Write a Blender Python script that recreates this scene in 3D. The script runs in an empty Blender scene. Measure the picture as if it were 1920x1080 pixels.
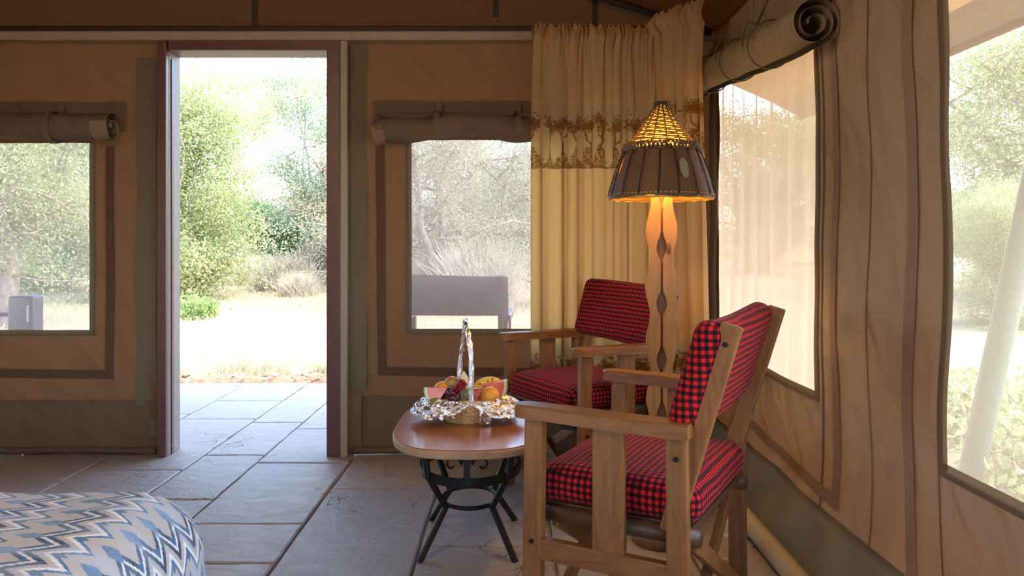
import bpy, bmesh, math, random
import numpy as np
from mathutils import Vector, Matrix, Euler
from math import sin, cos, pi, radians as R

# ------------------------------------------------------------------ camera, sky, sun, exposure
scene = bpy.context.scene
COL = scene.collection
F_PX, EYE = 1450.0, 1.05                       # focal length in pixels of the 1920 frame, eye height
cam_d = bpy.data.cameras.new('camera'); cam = bpy.data.objects.new('camera', cam_d); COL.objects.link(cam)
cam.location = (0, 0, EYE); cam.rotation_euler = (R(90), 0, 0)
cam_d.sensor_width = 36.0; cam_d.lens = 36.0 * F_PX / 1920.0
cam_d.shift_y = -85.0 / 1920.0
cam_d.clip_start = 0.02; cam_d.clip_end = 400
scene.camera = cam

SUN_DIR = Vector((0.62, -0.16, 0.90)).normalized()      # towards the sun
world = bpy.data.worlds.new('sky'); scene.world = world; world.use_nodes = True
wn = world.node_tree; wn.nodes.clear()
sky = wn.nodes.new('ShaderNodeTexSky'); sky.sky_type = 'NISHITA'; sky.sun_disc = False
sky.sun_elevation = math.asin(SUN_DIR.z); sky.sun_rotation = math.atan2(SUN_DIR.x, SUN_DIR.y)
sky.air_density = 1.0; sky.dust_density = 1.2; sky.ozone_density = 1.2
bg = wn.nodes.new('ShaderNodeBackground'); bg.inputs['Strength'].default_value = 1.5
wo = wn.nodes.new('ShaderNodeOutputWorld')
wn.links.new(sky.outputs[0], bg.inputs[0]); wn.links.new(bg.outputs[0], wo.inputs[0])

sun_d = bpy.data.lights.new('sun', 'SUN'); sun_d.energy = 3.3; sun_d.angle = R(0.8); sun_d.color = (1.0, 0.93, 0.80)
sun = bpy.data.objects.new('sun', sun_d); COL.objects.link(sun)
sun.rotation_euler = SUN_DIR.to_track_quat('Z', 'Y').to_euler(); sun.location = (12, -4, 18)

vs = scene.view_settings
vs.view_transform = 'Standard'; vs.look = 'None'; vs.gamma = 1.0; vs.use_curve_mapping = False
vs.exposure = 0.36
LAMP_W, FILL_W = 11.0, 42.0

rng = np.random.default_rng(7)
random.seed(7)

# ------------------------------------------------------------------ helpers
def pt(x, y, D):
    """pixel of the 1920x1080 frame at depth D -> world point"""
    return Vector(((x - 960) * D / F_PX, D, EYE + (455 - y) * D / F_PX))

class MB:
    def __init__(s): s.v = []; s.f = []; s.uv = {}
    def add(s, verts, faces):
        o = len(s.v); s.v.extend([tuple(p) for p in verts]); s.f.extend([tuple(i + o for i in f) for f in faces]); return o
    def box(s, c, size, rot=None, ch=0.0):
        hx, hy, hz = size[0] / 2, size[1] / 2, size[2] / 2
        M = rot.to_matrix() if isinstance(rot, Euler) else (rot or Matrix.Identity(3))
        c = Vector(c)
        if ch <= 0:
            vs_ = [(-hx,-hy,-hz),(hx,-hy,-hz),(hx,hy,-hz),(-hx,hy,-hz),(-hx,-hy,hz),(hx,-hy,hz),(hx,hy,hz),(-hx,hy,hz)]
            fs = [(0,3,2,1),(4,5,6,7),(0,1,5,4),(1,2,6,5),(2,3,7,6),(3,0,4,7)]
        else:
            bm = bmesh.new(); bmesh.ops.create_cube(bm, size=1.0)
            for v in bm.verts: v.co = Vector((v.co.x * size[0], v.co.y * size[1], v.co.z * size[2]))
            bmesh.ops.bevel(bm, geom=bm.edges[:], offset=ch, segments=2, affect='EDGES', profile=0.6)
            bm.verts.index_update()
            vs_ = [v.co.copy() for v in bm.verts]; fs = [tuple(v.index for v in f.verts) for f in bm.faces]; bm.free()
        s.add([c + M @ Vector(v) for v in vs_], fs); return s
    def bar(s, a, b, w, h, ch=0.003, up=(0, 0, 1)):
        """rectangular bar from a to b; w across, h along 'up'"""
        a, b = Vector(a), Vector(b); d = (b - a); L = d.length; d.normalize()
        x = d.cross(Vector(up))
        if x.length < 1e-4: x = d.cross(Vector((0, 1, 0)))
        x.normalize(); z = x.cross(d)
        M = Matrix((x, d, z)).transposed()
        return s.box((a + b) / 2, (w, L, h), M, ch)
    def tube(s, pts, rad, n=8, cap=True, closed=False):
        pts = [Vector(p) for p in pts]; m = len(pts)
        rad = [rad] * m if isinstance(rad, (int, float)) else list(rad)
        ref = None; vs_ = []
        for i, p in enumerate(pts):
            if closed: t = pts[(i + 1) % m] - pts[i - 1]
            else: t = pts[min(i + 1, m - 1)] - pts[max(i - 1, 0)]
            if t.length < 1e-9: t = Vector((0, 0, 1))
            t.normalize()
            if ref is None:
                ref = t.orthogonal().normalized()
            ref = (ref - t * ref.dot(t))
            if ref.length < 1e-6: ref = t.orthogonal()
            ref.normalize(); b = t.cross(ref)
            for k in range(n):
                a = 2 * pi * k / n
                vs_.append(p + rad[i] * (cos(a) * ref + sin(a) * b))
        fs = []
        for i in range(m if closed else m - 1):
            j = (i + 1) % m
            for k in range(n):
                k2 = (k + 1) % n
                fs.append((i * n + k, i * n + k2, j * n + k2, j * n + k))
        if cap and not closed:
            fs.append(tuple(range(n))[::-1]); fs.append(tuple((m - 1) * n + k for k in range(n)))
        s.add(vs_, fs); return s
    def lathe(s, prof, n=32, c=(0, 0, 0), sx=1.0, sy=1.0):
        vs_ = []; fs = []
        for (r, z) in prof:
            for k in range(n):
                a = 2 * pi * k / n; vs_.append((c[0] + r * sx * cos(a), c[1] + r * sy * sin(a), c[2] + z))
        for i in range(len(prof) - 1):
            for k in range(n):
                k2 = (k + 1) % n; fs.append((i * n + k, i * n + k2, (i + 1) * n + k2, (i + 1) * n + k))
        if prof[0][0] > 1e-5: fs.append(tuple(range(n))[::-1])
        if prof[-1][0] > 1e-5: fs.append(tuple((len(prof) - 1) * n + k for k in range(n)))
        s.add(vs_, fs); return s
    def ball(s, c, r, nu=16, nv=10, rot=None, fn=None):
        r = (r, r, r) if isinstance(r, (int, float)) else r
        M = rot.to_matrix() if isinstance(rot, Euler) else Matrix.Identity(3)
        vs_ = []; fs = []; c = Vector(c)
        for i in range(nv + 1):
            ph = pi * i / nv
            for k in range(nu):
                a = 2 * pi * k / nu; q = Vector((sin(ph) * cos(a), sin(ph) * sin(a), cos(ph)))
                m = fn(q) if fn else 1.0
                vs_.append(c + M @ Vector((q.x * r[0] * m, q.y * r[1] * m, q.z * r[2] * m)))
        for i in range(nv):
            for k in range(nu):
                k2 = (k + 1) % nu; fs.append((i * nu + k, (i + 1) * nu + k, (i + 1) * nu + k2, i * nu + k2))
        s.add(vs_, fs); return s
    def grid(s, fn, us, vs_, skip=None):
        """fn(u,v)->point; skip(u_mid,v_mid)->True leaves a hole"""
        P = [fn(u, v) for v in vs_ for u in us]; nu = len(us); fs = []
        for j in range(len(vs_) - 1):
            for i in range(nu - 1):
                if skip and skip((us[i] + us[i + 1]) / 2, (vs_[j] + vs_[j + 1]) / 2): continue
                fs.append((j * nu + i, j * nu + i + 1, (j + 1) * nu + i + 1, (j + 1) * nu + i))
        s.add(P, fs); return s
    def prism(s, outline, fn_lo, fn_hi):
        """outline = list of 2D points; fn maps 2D to 3D for the two faces"""
        n = len(outline); lo = [fn_lo(*p) for p in outline]; hi = [fn_hi(*p) for p in outline]
        fs = [tuple(range(n))[::-1], tuple(range(n, 2 * n))] + [(i, (i + 1) % n, n + (i + 1) % n, n + i) for i in range(n)]
        s.add(lo + hi, fs); return s
    def build(s, name, mat, parent=None, smooth=False, uvfn=None):
        me = bpy.data.meshes.new(name); me.from_pydata(s.v, [], s.f)
        me.validate(clean_customdata=False)
        if smooth: me.polygons.foreach_set('use_smooth', [True] * len(me.polygons))
        if uvfn:
            ul = me.uv_layers.new(name='UVMap')
            for p in me.polygons:
                for li in p.loop_indices:
                    ul.data[li].uv = uvfn(me.vertices[me.loops[li].vertex_index].co, p.normal)
        me.materials.append(mat if not isinstance(mat, str) else M[mat])
        me.update()
        o = bpy.data.objects.new(name, me); COL.objects.link(o)
        if parent: o.parent = parent
        return o

def np_mesh(name, V, Fq, mat, parent=None, smooth=False, col=None, uv=None):
    me = bpy.data.meshes.new(name)
    V = np.asarray(V, dtype=np.float32); Fq = np.asarray(Fq, dtype=np.int32)
    k = Fq.shape[1]
    me.vertices.add(len(V)); me.vertices.foreach_set('co', V.ravel())
    me.loops.add(Fq.size); me.loops.foreach_set('vertex_index', Fq.ravel())
    me.polygons.add(len(Fq)); me.polygons.foreach_set('loop_start', np.arange(0, Fq.size, k, dtype=np.int32))
    me.polygons.foreach_set('loop_total', np.full(len(Fq), k, dtype=np.int32))
    if smooth: me.polygons.foreach_set('use_smooth', np.ones(len(Fq), dtype=bool))
    me.update(calc_edges=True); me.validate()
    if col is not None:
        a = me.color_attributes.new('print', 'FLOAT_COLOR', 'POINT')
        c = np.ones((len(V), 4), dtype=np.float32); c[:, :3] = np.asarray(col)[:, :3]
        a.data.foreach_set('color', c.ravel())
    if uv is not None:
        ul = me.uv_layers.new(name='UVMap'); ul.data.foreach_set('uv', np.asarray(uv, dtype=np.float32)[Fq.ravel()].ravel())
    me.materials.append(M[mat] if isinstance(mat, str) else mat)
    o = bpy.data.objects.new(name, me); COL.objects.link(o)
    if parent: o.parent = parent
    return o

def empty(name, loc=(0, 0, 0), rz=0.0):
    o = bpy.data.objects.new(name, None); COL.objects.link(o); o.location = loc; o.rotation_euler = (0, 0, rz)
    o.empty_display_size = 0.05; return o
def tag(o, label, cat=None, group=None, kind=None):
    o['label'] = label
    if cat: o['category'] = cat
    if group: o['group'] = group
    if kind: o['kind'] = kind
    return o
def copy_tree(o, parent=None):
    c = o.copy(); COL.objects.link(c); c.parent = parent
    for ch in list(o.children): copy_tree(ch, c)
    return c
def lin(a, b, n): return [a + (b - a) * i / (n - 1) for i in range(n)]
def axis(a, b, step, extra=()):
    n = max(2, int(abs(b - a) / step) + 1)
    vals = lin(a, b, n) + [e for e in extra if a < e < b]
    vals = sorted(vals); out = [vals[0]]
    for v in vals[1:]:
        if v - out[-1] > step * 0.12 or v in extra:
            if v - out[-1] < step * 0.12 and len(out) > 1 and out[-1] not in extra: out[-1] = v
            elif v - out[-1] > 1e-6: out.append(v)
    out[-1] = max(out[-1], b); return out
def smooth_noise(x, y, s=0):
    return (sin(x * 1.7 + y * 2.3 + s) + sin(x * 3.1 - y * 1.3 + 1.7 * s + 1) * .6 + sin(-x * 2.2 + y * 4.7 + 2.1 * s + 2) * .4 + sin(x * 6.3 + y * 5.1 + s * .7) * .25) / 2.25

# ------------------------------------------------------------------ materials
M = {}
class NT:
    def __init__(s, name):
        s.m = bpy.data.materials.new(name); s.m.use_nodes = True; s.t = s.m.node_tree; s.t.nodes.clear()
        s.out = s.t.nodes.new('ShaderNodeOutputMaterial'); M[name] = s.m
    def n(s, t, **kw):
        nd = s.t.nodes.new('ShaderNode' + t)
        for k, v in kw.items():
            if k in nd.inputs.keys() if isinstance(k, str) else False: nd.inputs[k].default_value = v
            else: setattr(nd, k, v)
        return nd
    def l(s, a, b): s.t.links.new(a, b); return s
    def surf(s, sh): s.l(sh, s.out.inputs['Surface'])
    def math(s, op, a, b=None, c=None):
        nd = s.t.nodes.new('ShaderNodeMath'); nd.operation = op
        for i, v in enumerate((a, b, c)):
            if v is None: continue
            if hasattr(v, 'is_linked') or hasattr(v, 'links'): s.l(v, nd.inputs[i])
            else: nd.inputs[i].default_value = v
        return nd.outputs[0]
    def noise(s, vec, scale, detail=4.0, rough=0.55, dist=0.0):
        nd = s.t.nodes.new('ShaderNodeTexNoise'); nd.inputs['Scale'].default_value = scale; nd.inputs['Detail'].default_value = detail
        nd.inputs['Roughness'].default_value = rough; nd.inputs['Distortion'].default_value = dist
        if vec is not None: s.l(vec, nd.inputs['Vector'])
        return nd.outputs['Fac']
    def coord(s, kind='Object'): return s.t.nodes.new('ShaderNodeTexCoord').outputs[kind]
    def mapping(s, vec, scale=(1, 1, 1), rot=(0, 0, 0)):
        nd = s.t.nodes.new('ShaderNodeMapping'); nd.inputs['Scale'].default_value = scale; nd.inputs['Rotation'].default_value = rot
        s.l(vec, nd.inputs['Vector']); return nd.outputs[0]
    def ramp(s, fac, stops, mode='LINEAR'):
        nd = s.t.nodes.new('ShaderNodeValToRGB'); cr = nd.color_ramp; cr.interpolation = mode
        while len(cr.elements) < len(stops): cr.elements.new(0.5)
        for e, (p, c) in zip(cr.elements, stops): e.position = p; e.color = (*c[:3], 1)
        s.l(fac, nd.inputs[0]); return nd.outputs[0]
    def mix(s, fac, a, b, mode='MIX'):
        nd = s.t.nodes.new('ShaderNodeMix'); nd.data_type = 'RGBA'; nd.blend_type = mode
        for sock, v in ((nd.inputs[0], fac), (nd.inputs[6], a), (nd.inputs[7], b)):
            if hasattr(v, 'links'): s.l(v, sock)
            elif isinstance(v, (int, float)): sock.default_value = v
            else: sock.default_value = (*v[:3], 1)
        return nd.outputs[2]
    def bump(s, h, strength=0.3, dist=0.01):
        nd = s.t.nodes.new('ShaderNodeBump'); nd.inputs['Strength'].default_value = strength; nd.inputs['Distance'].default_value = dist
        s.l(h, nd.inputs['Height']); return nd.outputs[0]
    def set(s, sock, v):
        if hasattr(v, 'links'): s.l(v, sock)
        elif isinstance(v, (int, float)): sock.default_value = v
        else: sock.default_value = (*v[:3], 1)
    def principled(s, color, rough=0.6, metallic=0.0, normal=None, spec=0.5, coat=0.0, coat_rough=0.1, emis=None, emis_s=0.0):
        b = s.t.nodes.new('ShaderNodeBsdfPrincipled')
        s.set(b.inputs['Base Color'], color); s.set(b.inputs['Roughness'], rough); s.set(b.inputs['Metallic'], metallic)
        b.inputs['Specular IOR Level'].default_value = spec; b.inputs['Coat Weight'].default_value = coat; b.inputs['Coat Roughness'].default_value = coat_rough
        if normal is not None: s.l(normal, b.inputs['Normal'])
        if emis is not None: s.set(b.inputs['Emission Color'], emis); b.inputs['Emission Strength'].default_value = emis_s
        return b.outputs[0]
    def diffuse(s, color, normal=None):
        b = s.t.nodes.new('ShaderNodeBsdfDiffuse'); s.set(b.inputs['Color'], color)
        if normal is not None: s.l(normal, b.inputs['Normal'])
        return b.outputs[0]
    def transl(s, color, normal=None):
        b = s.t.nodes.new('ShaderNodeBsdfTranslucent'); s.set(b.inputs['Color'], color)
        if normal is not None: s.l(normal, b.inputs['Normal'])
        return b.outputs[0]
    def transp(s, color=(1, 1, 1)):
        b = s.t.nodes.new('ShaderNodeBsdfTransparent'); s.set(b.inputs['Color'], color); return b.outputs[0]
    def mixsh(s, fac, a, b):
        nd = s.t.nodes.new('ShaderNodeMixShader'); s.set(nd.inputs[0], fac); s.l(a, nd.inputs[1]); s.l(b, nd.inputs[2]); return nd.outputs[0]

def simple(name, color, rough=0.6, metallic=0.0, bump=0.0, scale=40.0, vary=0.12, **kw):
    t = NT(name); c = t.coord(); nz = t.noise(c, scale, 5)
    dark = tuple(x * (1 - vary) for x in color); lite = tuple(min(1, x * (1 + vary)) for x in color)
    colr = t.ramp(nz, [(0.3, dark), (0.7, lite)])
    nm = t.bump(nz, bump, 0.005) if bump else None
    t.surf(t.principled(colr, rough, metallic, nm, **kw)); return t

def fabric(name, color, tcolor, tfac, wr_scale=2.2, wr=0.25, weave=900.0):
    t = NT(name); c = t.coord()
    big = t.noise(t.mapping(c, (1.0, 1.0, .55), (0.0, 0.5, 0.3)), wr_scale, 1, .5, .5)
    dg = t.noise(t.mapping(t.mapping(c, (1, 1, 1), (.65, .65, .2)), (2.4, 2.4, .45)), wr_scale * 1.3, 1, .45, .5)
    mid = t.noise(c, 14, 4)
    fine = t.noise(c, weave, 2)
    h = t.math('ADD', t.math('ADD', big, t.math('MULTIPLY', dg, .9)), t.math('ADD', t.math('MULTIPLY', mid, .022), t.math('MULTIPLY', fine, .010)))
    nm = t.bump(h, wr, 0.06)
    col = t.mix(t.math('MULTIPLY', mid, .35), color, tuple(x * .75 for x in color))
    tc = t.mix(t.math('MULTIPLY', mid, .35), tcolor, tuple(x * .75 for x in tcolor))
    t.surf(t.mixsh(tfac, t.diffuse(col, nm), t.transl(tc, nm))); return t

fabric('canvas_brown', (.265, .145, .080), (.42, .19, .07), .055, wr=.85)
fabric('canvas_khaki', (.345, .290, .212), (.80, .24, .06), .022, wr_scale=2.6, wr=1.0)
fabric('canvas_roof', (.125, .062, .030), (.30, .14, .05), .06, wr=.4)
fabric('canvas_skirt', (.185, .128, .084), (.35, .22, .11), .02, wr_scale=4.0, wr=.4)
fabric('canvas_skirt_olive', (.19, .168, .125), (.30, .22, .12), .03, wr_scale=4.0, wr=.4)
fabric('canvas_flap', (.20, .143, .102), (.30, .19, .11), .04, wr_scale=6.0, wr=.25)
fabric('canvas_flap_khaki', (.36, .285, .175), (.35, .25, .13), .05, wr_scale=6.0, wr=.3)
fabric('canvas_olive', (.22, .175, .122), (.28, .20, .11), .04)
fabric('tape', (.165, .10, .068), (.34, .2, .12), .18, wr=.08)
fabric('tape_pink', (.37, .265, .195), (.40, .2, .09), .16, wr=.10)
fabric('hem', (.20, .158, .108), (.28, .18, .10), .15, wr=.08)
fabric('cuff', (.34, .25, .17), (.5, .35, .2), .15, wr=.1)
fabric('strap', (.22, .175, .115), (.3, .22, .12), .1, wr=.05)
fabric('fly', (.30, .165, .08), (.50, .25, .09), .25, wr=.2)
fabric('sling', (.30, .20, .15), (.35, .22, .15), .25, wr=.1)

def net(name, through, color, tcolor):
    t = NT(name); c = t.coord()
    mask = t.noise(c, 650, 1)
    fac = t.math('ADD', t.math('MULTIPLY', t.math('SUBTRACT', mask, .5), .5), through)
    veil = t.mixsh(.5, t.diffuse(color), t.transl(tcolor))
    t.surf(t.mixsh(fac, veil, t.transp())); return t
net('net', .52, (.48, .39, .34), (.46, .375, .33))
net('net_khaki', .55, (.46, .36, .27), (.45, .35, .26))
net('sheer', .26, (.62, .46, .32), (.78, .56, .36))

def stone(name, c1, c2, c3):
    t = NT(name); c = t.coord(); oi = t.n('ObjectInfo').outputs['Random']
    nb = t.noise(c, 2.2, 6, .6, .8); nf = t.noise(c, 26, 8, .65)
    streak = t.noise(t.mapping(c, (1.0, 1.5, 1.0), (0, 0, .6)), 9.0, 9, .66, .8)
    v = t.t.nodes.new('ShaderNodeTexVoronoi'); v.feature = 'DISTANCE_TO_EDGE'; v.inputs['Scale'].default_value = 2.0
    nd = t.t.nodes.new('ShaderNodeVectorMath'); nd.operation = 'ADD'
    tn = t.t.nodes.new('ShaderNodeTexNoise'); tn.inputs['Scale'].default_value = 4.0; t.l(c, tn.inputs['Vector'])
    t.l(c, nd.inputs[0]); t.l(tn.outputs['Color'], nd.inputs[1]); t.l(nd.outputs[0], v.inputs['Vector'])
    crack = t.ramp(v.outputs['Distance'], [(0.0, (0, 0, 0)), (0.012, (1, 1, 1))])
    crackm = t.ramp(nb, [(.35, (1, 1, 1)), (.42, (0, 0, 0))])      # cracks only here and there
    ck = t.mix(crackm, (1, 1, 1), crack)
    base = t.mix(nb, c1, c2); base = t.mix(t.math('MULTIPLY', oi, .75), base, c3)
    base = t.mix(t.math('MULTIPLY', nf, .5), base, tuple(x * .6 for x in c1))
    base = t.mix(.75, base, ck, 'MULTIPLY')
    h = t.math('ADD', t.math('MULTIPLY', nf, .35), t.math('ADD', t.math('MULTIPLY', streak, .8), t.math('MULTIPLY', ck, .5)))
    nm = t.bump(h, 1.0, .014)
    rr = t.ramp(streak, [(.3, (.26, .26, .26)), (.7, (.46, .46, .46))])
    t.surf(t.principled(base, rr, 0, nm, spec=.55)); return t
stone('flagstone', (.40, .355, .32), (.56, .505, .46), (.46, .425, .40))
simple('mortar', (.42, .35, .29), .9, bump=.4, scale=60)
simple('threshold_soil', (.36, .22, .13), .95, bump=.8, scale=30, vary=.3)

def wood(name, a, b, rough=.45, scale=1.0, coat=0.0, axis_scale=(14, 1.2, 14)):
    t = NT(name); c = t.coord(); oi = t.n('ObjectInfo').outputs['Random']
    cc = t.t.nodes.new('ShaderNodeVectorMath'); cc.operation = 'ADD'; t.l(c, cc.inputs[0])
    cmb = t.t.nodes.new('ShaderNodeCombineXYZ'); t.l(t.math('MULTIPLY', oi, 9.0), cmb.inputs[0]); t.l(cmb.outputs[0], cc.inputs[1])
    g = t.noise(t.mapping(cc.outputs[0], axis_scale), 4 * scale, 6, .6, 1.5); f = t.noise(t.mapping(cc.outputs[0], tuple(x * 3 for x in axis_scale)), 9 * scale, 4)
    col = t.ramp(g, [(.25, a), (.72, b)]); col = t.mix(t.math('MULTIPLY', f, .35), col, tuple(x * .55 for x in a))
    t.surf(t.principled(col, rough, 0, t.bump(f, .12, .002), coat=coat)); return t
wood('chair_wood', (.165, .060, .017), (.345, .148, .044), .42, axis_scale=(10, 10, 1.4))
wood('chair_wood_long', (.165, .060, .017), (.345, .148, .044), .40, axis_scale=(10, 1.4, 10))
wood('chair_wood_dark', (.065, .03, .015), (.13, .058, .026), .45, axis_scale=(9, 9, 9))
wood('lamp_wood', (.38, .185, .062), (.56, .31, .115), .42, axis_scale=(9, 9, 1.0))
wood('lamp_wood_dark', (.15, .065, .025), (.22, .10, .04), .5, axis_scale=(9, 9, 1.0))
t = NT('table_top'); c = t.coord(); g = t.noise(t.mapping(c, (12, 1.0, 12)), 4, 6, .6, 1.2)
t.surf(t.principled(t.ramp(g, [(.25, (.34, .115, .035)), (.75, (.46, .175, .06))]), .30, 0, None, coat=.7, coat_rough=.16))
simple('table_edge', (.44, .29, .17), .5, scale=30)
simple('door_maroon', (.150, .072, .062), .40, bump=.12, scale=25)
simple('door_reveal', (.30, .25, .22), .5, bump=.1, scale=25)
simple('cream_paint', (.40, .335, .25), .45, scale=12, vary=.06)
simple('pole_cream', (.50, .44, .29), .45, scale=12, vary=.06)
simple('pole_dark', (.035, .028, .022), .5)
simple('maroon_dark', (.06, .018, .018), .6)
simple('pole_green', (.27, .34, .26), .35, vary=.05)
simple('iron', (.012, .013, .016), .38, metallic=.2, bump=.25, scale=220)
simple('black_metal', (.02, .02, .02), .35, metallic=.6)
simple('plastic_white', (.78, .72, .62), .35, vary=.03)
simple('cable', (.75, .62, .45), .5, vary=.03)
simple('cord', (.10, .075, .04), .8)
t = NT('leather'); c = t.coord(); oi = t.n('ObjectInfo').outputs['Random']; nz = t.noise(c, 24, 6); n2 = t.noise(t.mapping(c, (1, 1, .4)), 9, 5)
lc = t.mix(oi, (.16, .080, .038), (.26, .140, .070)); lc = t.mix(t.math('MULTIPLY', n2, .6), lc, (.055, .03, .017))
t.surf(t.principled(lc, .55, 0, t.bump(t.math('ADD', nz, n2), .5, .006), spec=.4))
simple('leather_edge', (.03, .017, .010), .6)
simple('bead', (.17, .095, .050), .4, vary=.5, scale=60)
simple('rib_dark', (.06, .032, .014), .6)
simple('stitch', (.55, .36, .12), .7)
simple('seed_leaf', (.30, .25, .16), .5, bump=.4, scale=90)
simple('wicker', (.66, .43, .19), .55, bump=.4, scale=130, vary=.35)
simple('foil', (.90, .90, .92), .20, metallic=1.0, bump=.5, scale=160, vary=.03)
simple('lantern_grey', (.10, .085, .10), .35, metallic=.3)
simple('table_pale', (.62, .60, .62), .5)
simple('twig', (.33, .27, .21), .9, vary=.35, scale=8)
simple('twig_pale', (.62, .53, .40), .9, vary=.25, scale=6)
simple('bark', (.30, .235, .18), .95, bump=.7, scale=18, vary=.4)
simple('stone_pale', (.55, .44, .33), .9, bump=.5, scale=25, vary=.3)

def shade_liner():
    t = NT('shade_liner')
    t.surf(t.mixsh(.7, t.diffuse((.80, .52, .14)), t.transl((1.0, .62, .14))))
shade_liner()
t = NT('wicker_shade'); c = t.coord(); nz = t.noise(c, 90, 3)
col = t.ramp(nz, [(.3, (.22, .11, .03)), (.7, (.50, .29, .09))])
t.surf(t.mixsh(.10, t.principled(col, .6), t.transl((.8, .42, .10))))
t = NT('bulb'); e = t.n('Emission'); e.inputs['Color'].default_value = (1.0, .62, .22, 1); e.inputs['Strength'].default_value = 16.0; t.surf(e.outputs[0])
t = NT('fill_lantern_glow'); e = t.n('Emission'); e.inputs['Color'].default_value = (1.0, .72, .42, 1); e.inputs['Strength'].default_value = 5.0; t.surf(e.outputs[0])

def checks():
    t = NT('red_check'); uv = t.n('UVMap').outputs[0]; P = .0170
    nz = t.noise(uv, 900, 2)
    sep = t.n('SeparateXYZ'); t.l(uv, sep.inputs[0])
    wob = t.math('MULTIPLY', t.math('SUBTRACT', t.noise(uv, 9, 2), .5), .010)
    def stripe(s):
        f = t.math('FRACT', t.math('DIVIDE', t.math('ADD', s, wob), P))
        d = t.math('ABSOLUTE', t.math('SUBTRACT', f, .5))
        d = t.math('ADD', d, t.math('MULTIPLY', t.math('SUBTRACT', nz, .5), .12))
        return t.ramp(d, [(.215, (1, 1, 1)), (.275, (0, 0, 0))])
    a, b = stripe(sep.outputs[0]), stripe(sep.outputs[1])
    s = t.math('ADD', t.math('MULTIPLY', a, .5), t.math('MULTIPLY', b, .5))
    col = t.ramp(s, [(.0, (.62, .018, .022)), (.5, (.115, .008, .012)), (1.0, (.006, .005, .009))])
    b1 = t.t.nodes.new('ShaderNodeBsdfPrincipled'); t.l(col, b1.inputs['Base Color']); b1.inputs['Roughness'].default_value = .95
    b1.inputs['Specular IOR Level'].default_value = .15; b1.inputs['Sheen Weight'].default_value = .12; b1.inputs['Sheen Tint'].default_value = (1, .45, .4, 1)
    t.l(t.bump(nz, .25, .002), b1.inputs['Normal']); t.surf(b1.outputs[0])
checks()

def curtain_mat():
    t = NT('curtain'); a = t.n('VertexColor'); a.layer_name = 'print'
    c = t.coord(); fine = t.noise(t.mapping(c, (1, 1, .6)), 500, 3); mid = t.noise(c, 30, 4)
    nm = t.bump(t.math('ADD', t.math('MULTIPLY', mid, .6), t.math('MULTIPLY', fine, .15)), .15, .004)
    tc = t.mix(1.0, a.outputs[0], (1.0, .78, .38), 'MULTIPLY')
    t.surf(t.mixsh(.48, t.diffuse(a.outputs[0], nm), t.transl(tc, nm)))
curtain_mat()

def bedspread_mat():
    t = NT('bedspread'); uv = t.n('UVMap').outputs[0]
    sep = t.n('SeparateXYZ'); t.l(uv, sep.inputs[0])
    j1 = t.math('MULTIPLY', t.math('SUBTRACT', t.noise(t.mapping(uv, (30, 420, 1)), 1.0, 3, .7), .5), .022)
    a = t.math('ADD', sep.outputs[0], j1); b = sep.outputs[1]
    P, Q, AMP = .062, .142, .046
    fb = t.math('FRACT', t.math('DIVIDE', b, P)); tri = t.math('MULTIPLY', t.math('ABSOLUTE', t.math('SUBTRACT', fb, .5)), 2.0)
    va = t.math('DIVIDE', a, Q)
    v = t.math('FRACT', t.math('ADD', va, t.math('MULTIPLY', tri, AMP / Q)))
    navy, blue, white, grey, beige, sky_ = (.012, .040, .105), (.02, .11, .27), (.78, .77, .76), (.10, .10, .10), (.47, .43, .40), (.24, .38, .50)
    zz = t.ramp(v, [(0, beige), (.02, navy), (.13, white), (.20, navy), (.32, beige), (.44, white), (.53, blue), (.60, beige), (.97, beige)], 'CONSTANT')
    # lozenges between the zigzags, two sizes
    def loz(v0, t0, hv, ht):
        f = t.math('ABSOLUTE', t.math('SUBTRACT', t.math('FRACT', va), v0)); g = t.math('ABSOLUTE', t.math('SUBTRACT', tri, t0))
        return t.math('LESS_THAN', t.math('ADD', t.math('DIVIDE', f, hv), t.math('DIVIDE', g, ht)), 1.0)
    st = t.noise(t.mapping(uv, (8, 260, 1)), 1.0, 2)
    lz = t.mix(t.math('MULTIPLY', st, .7), blue, sky_)
    c1 = t.mix(loz(.72, 1.0, .19, .46), zz, lz); c2 = t.mix(loz(.02, 0.0, .10, .33), c1, blue); c3 = t.mix(loz(.34, 1.0, .07, .22), c2, (.05, .13, .20))
    c3 = t.mix(t.ramp(t.noise(t.mapping(uv, (6, 22, 1)), 1.0, 3), [(.42, (0, 0, 0)), (.62, (.36, .36, .36))]), c3, (.42, .56, .78))  # bluish daylight from the doorway, mixed into the spread's colour in patches
    wash = t.noise(t.mapping(uv, (10, 60, 1)), 1.0, 4)
    c4 = t.mix(t.math('MULTIPLY', wash, .12), c3, white)
    nm = t.bump(t.noise(uv, 5, 4), .25, .02)
    t.surf(t.principled(c4, .6, 0, nm, spec=.35))
bedspread_mat()

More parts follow.
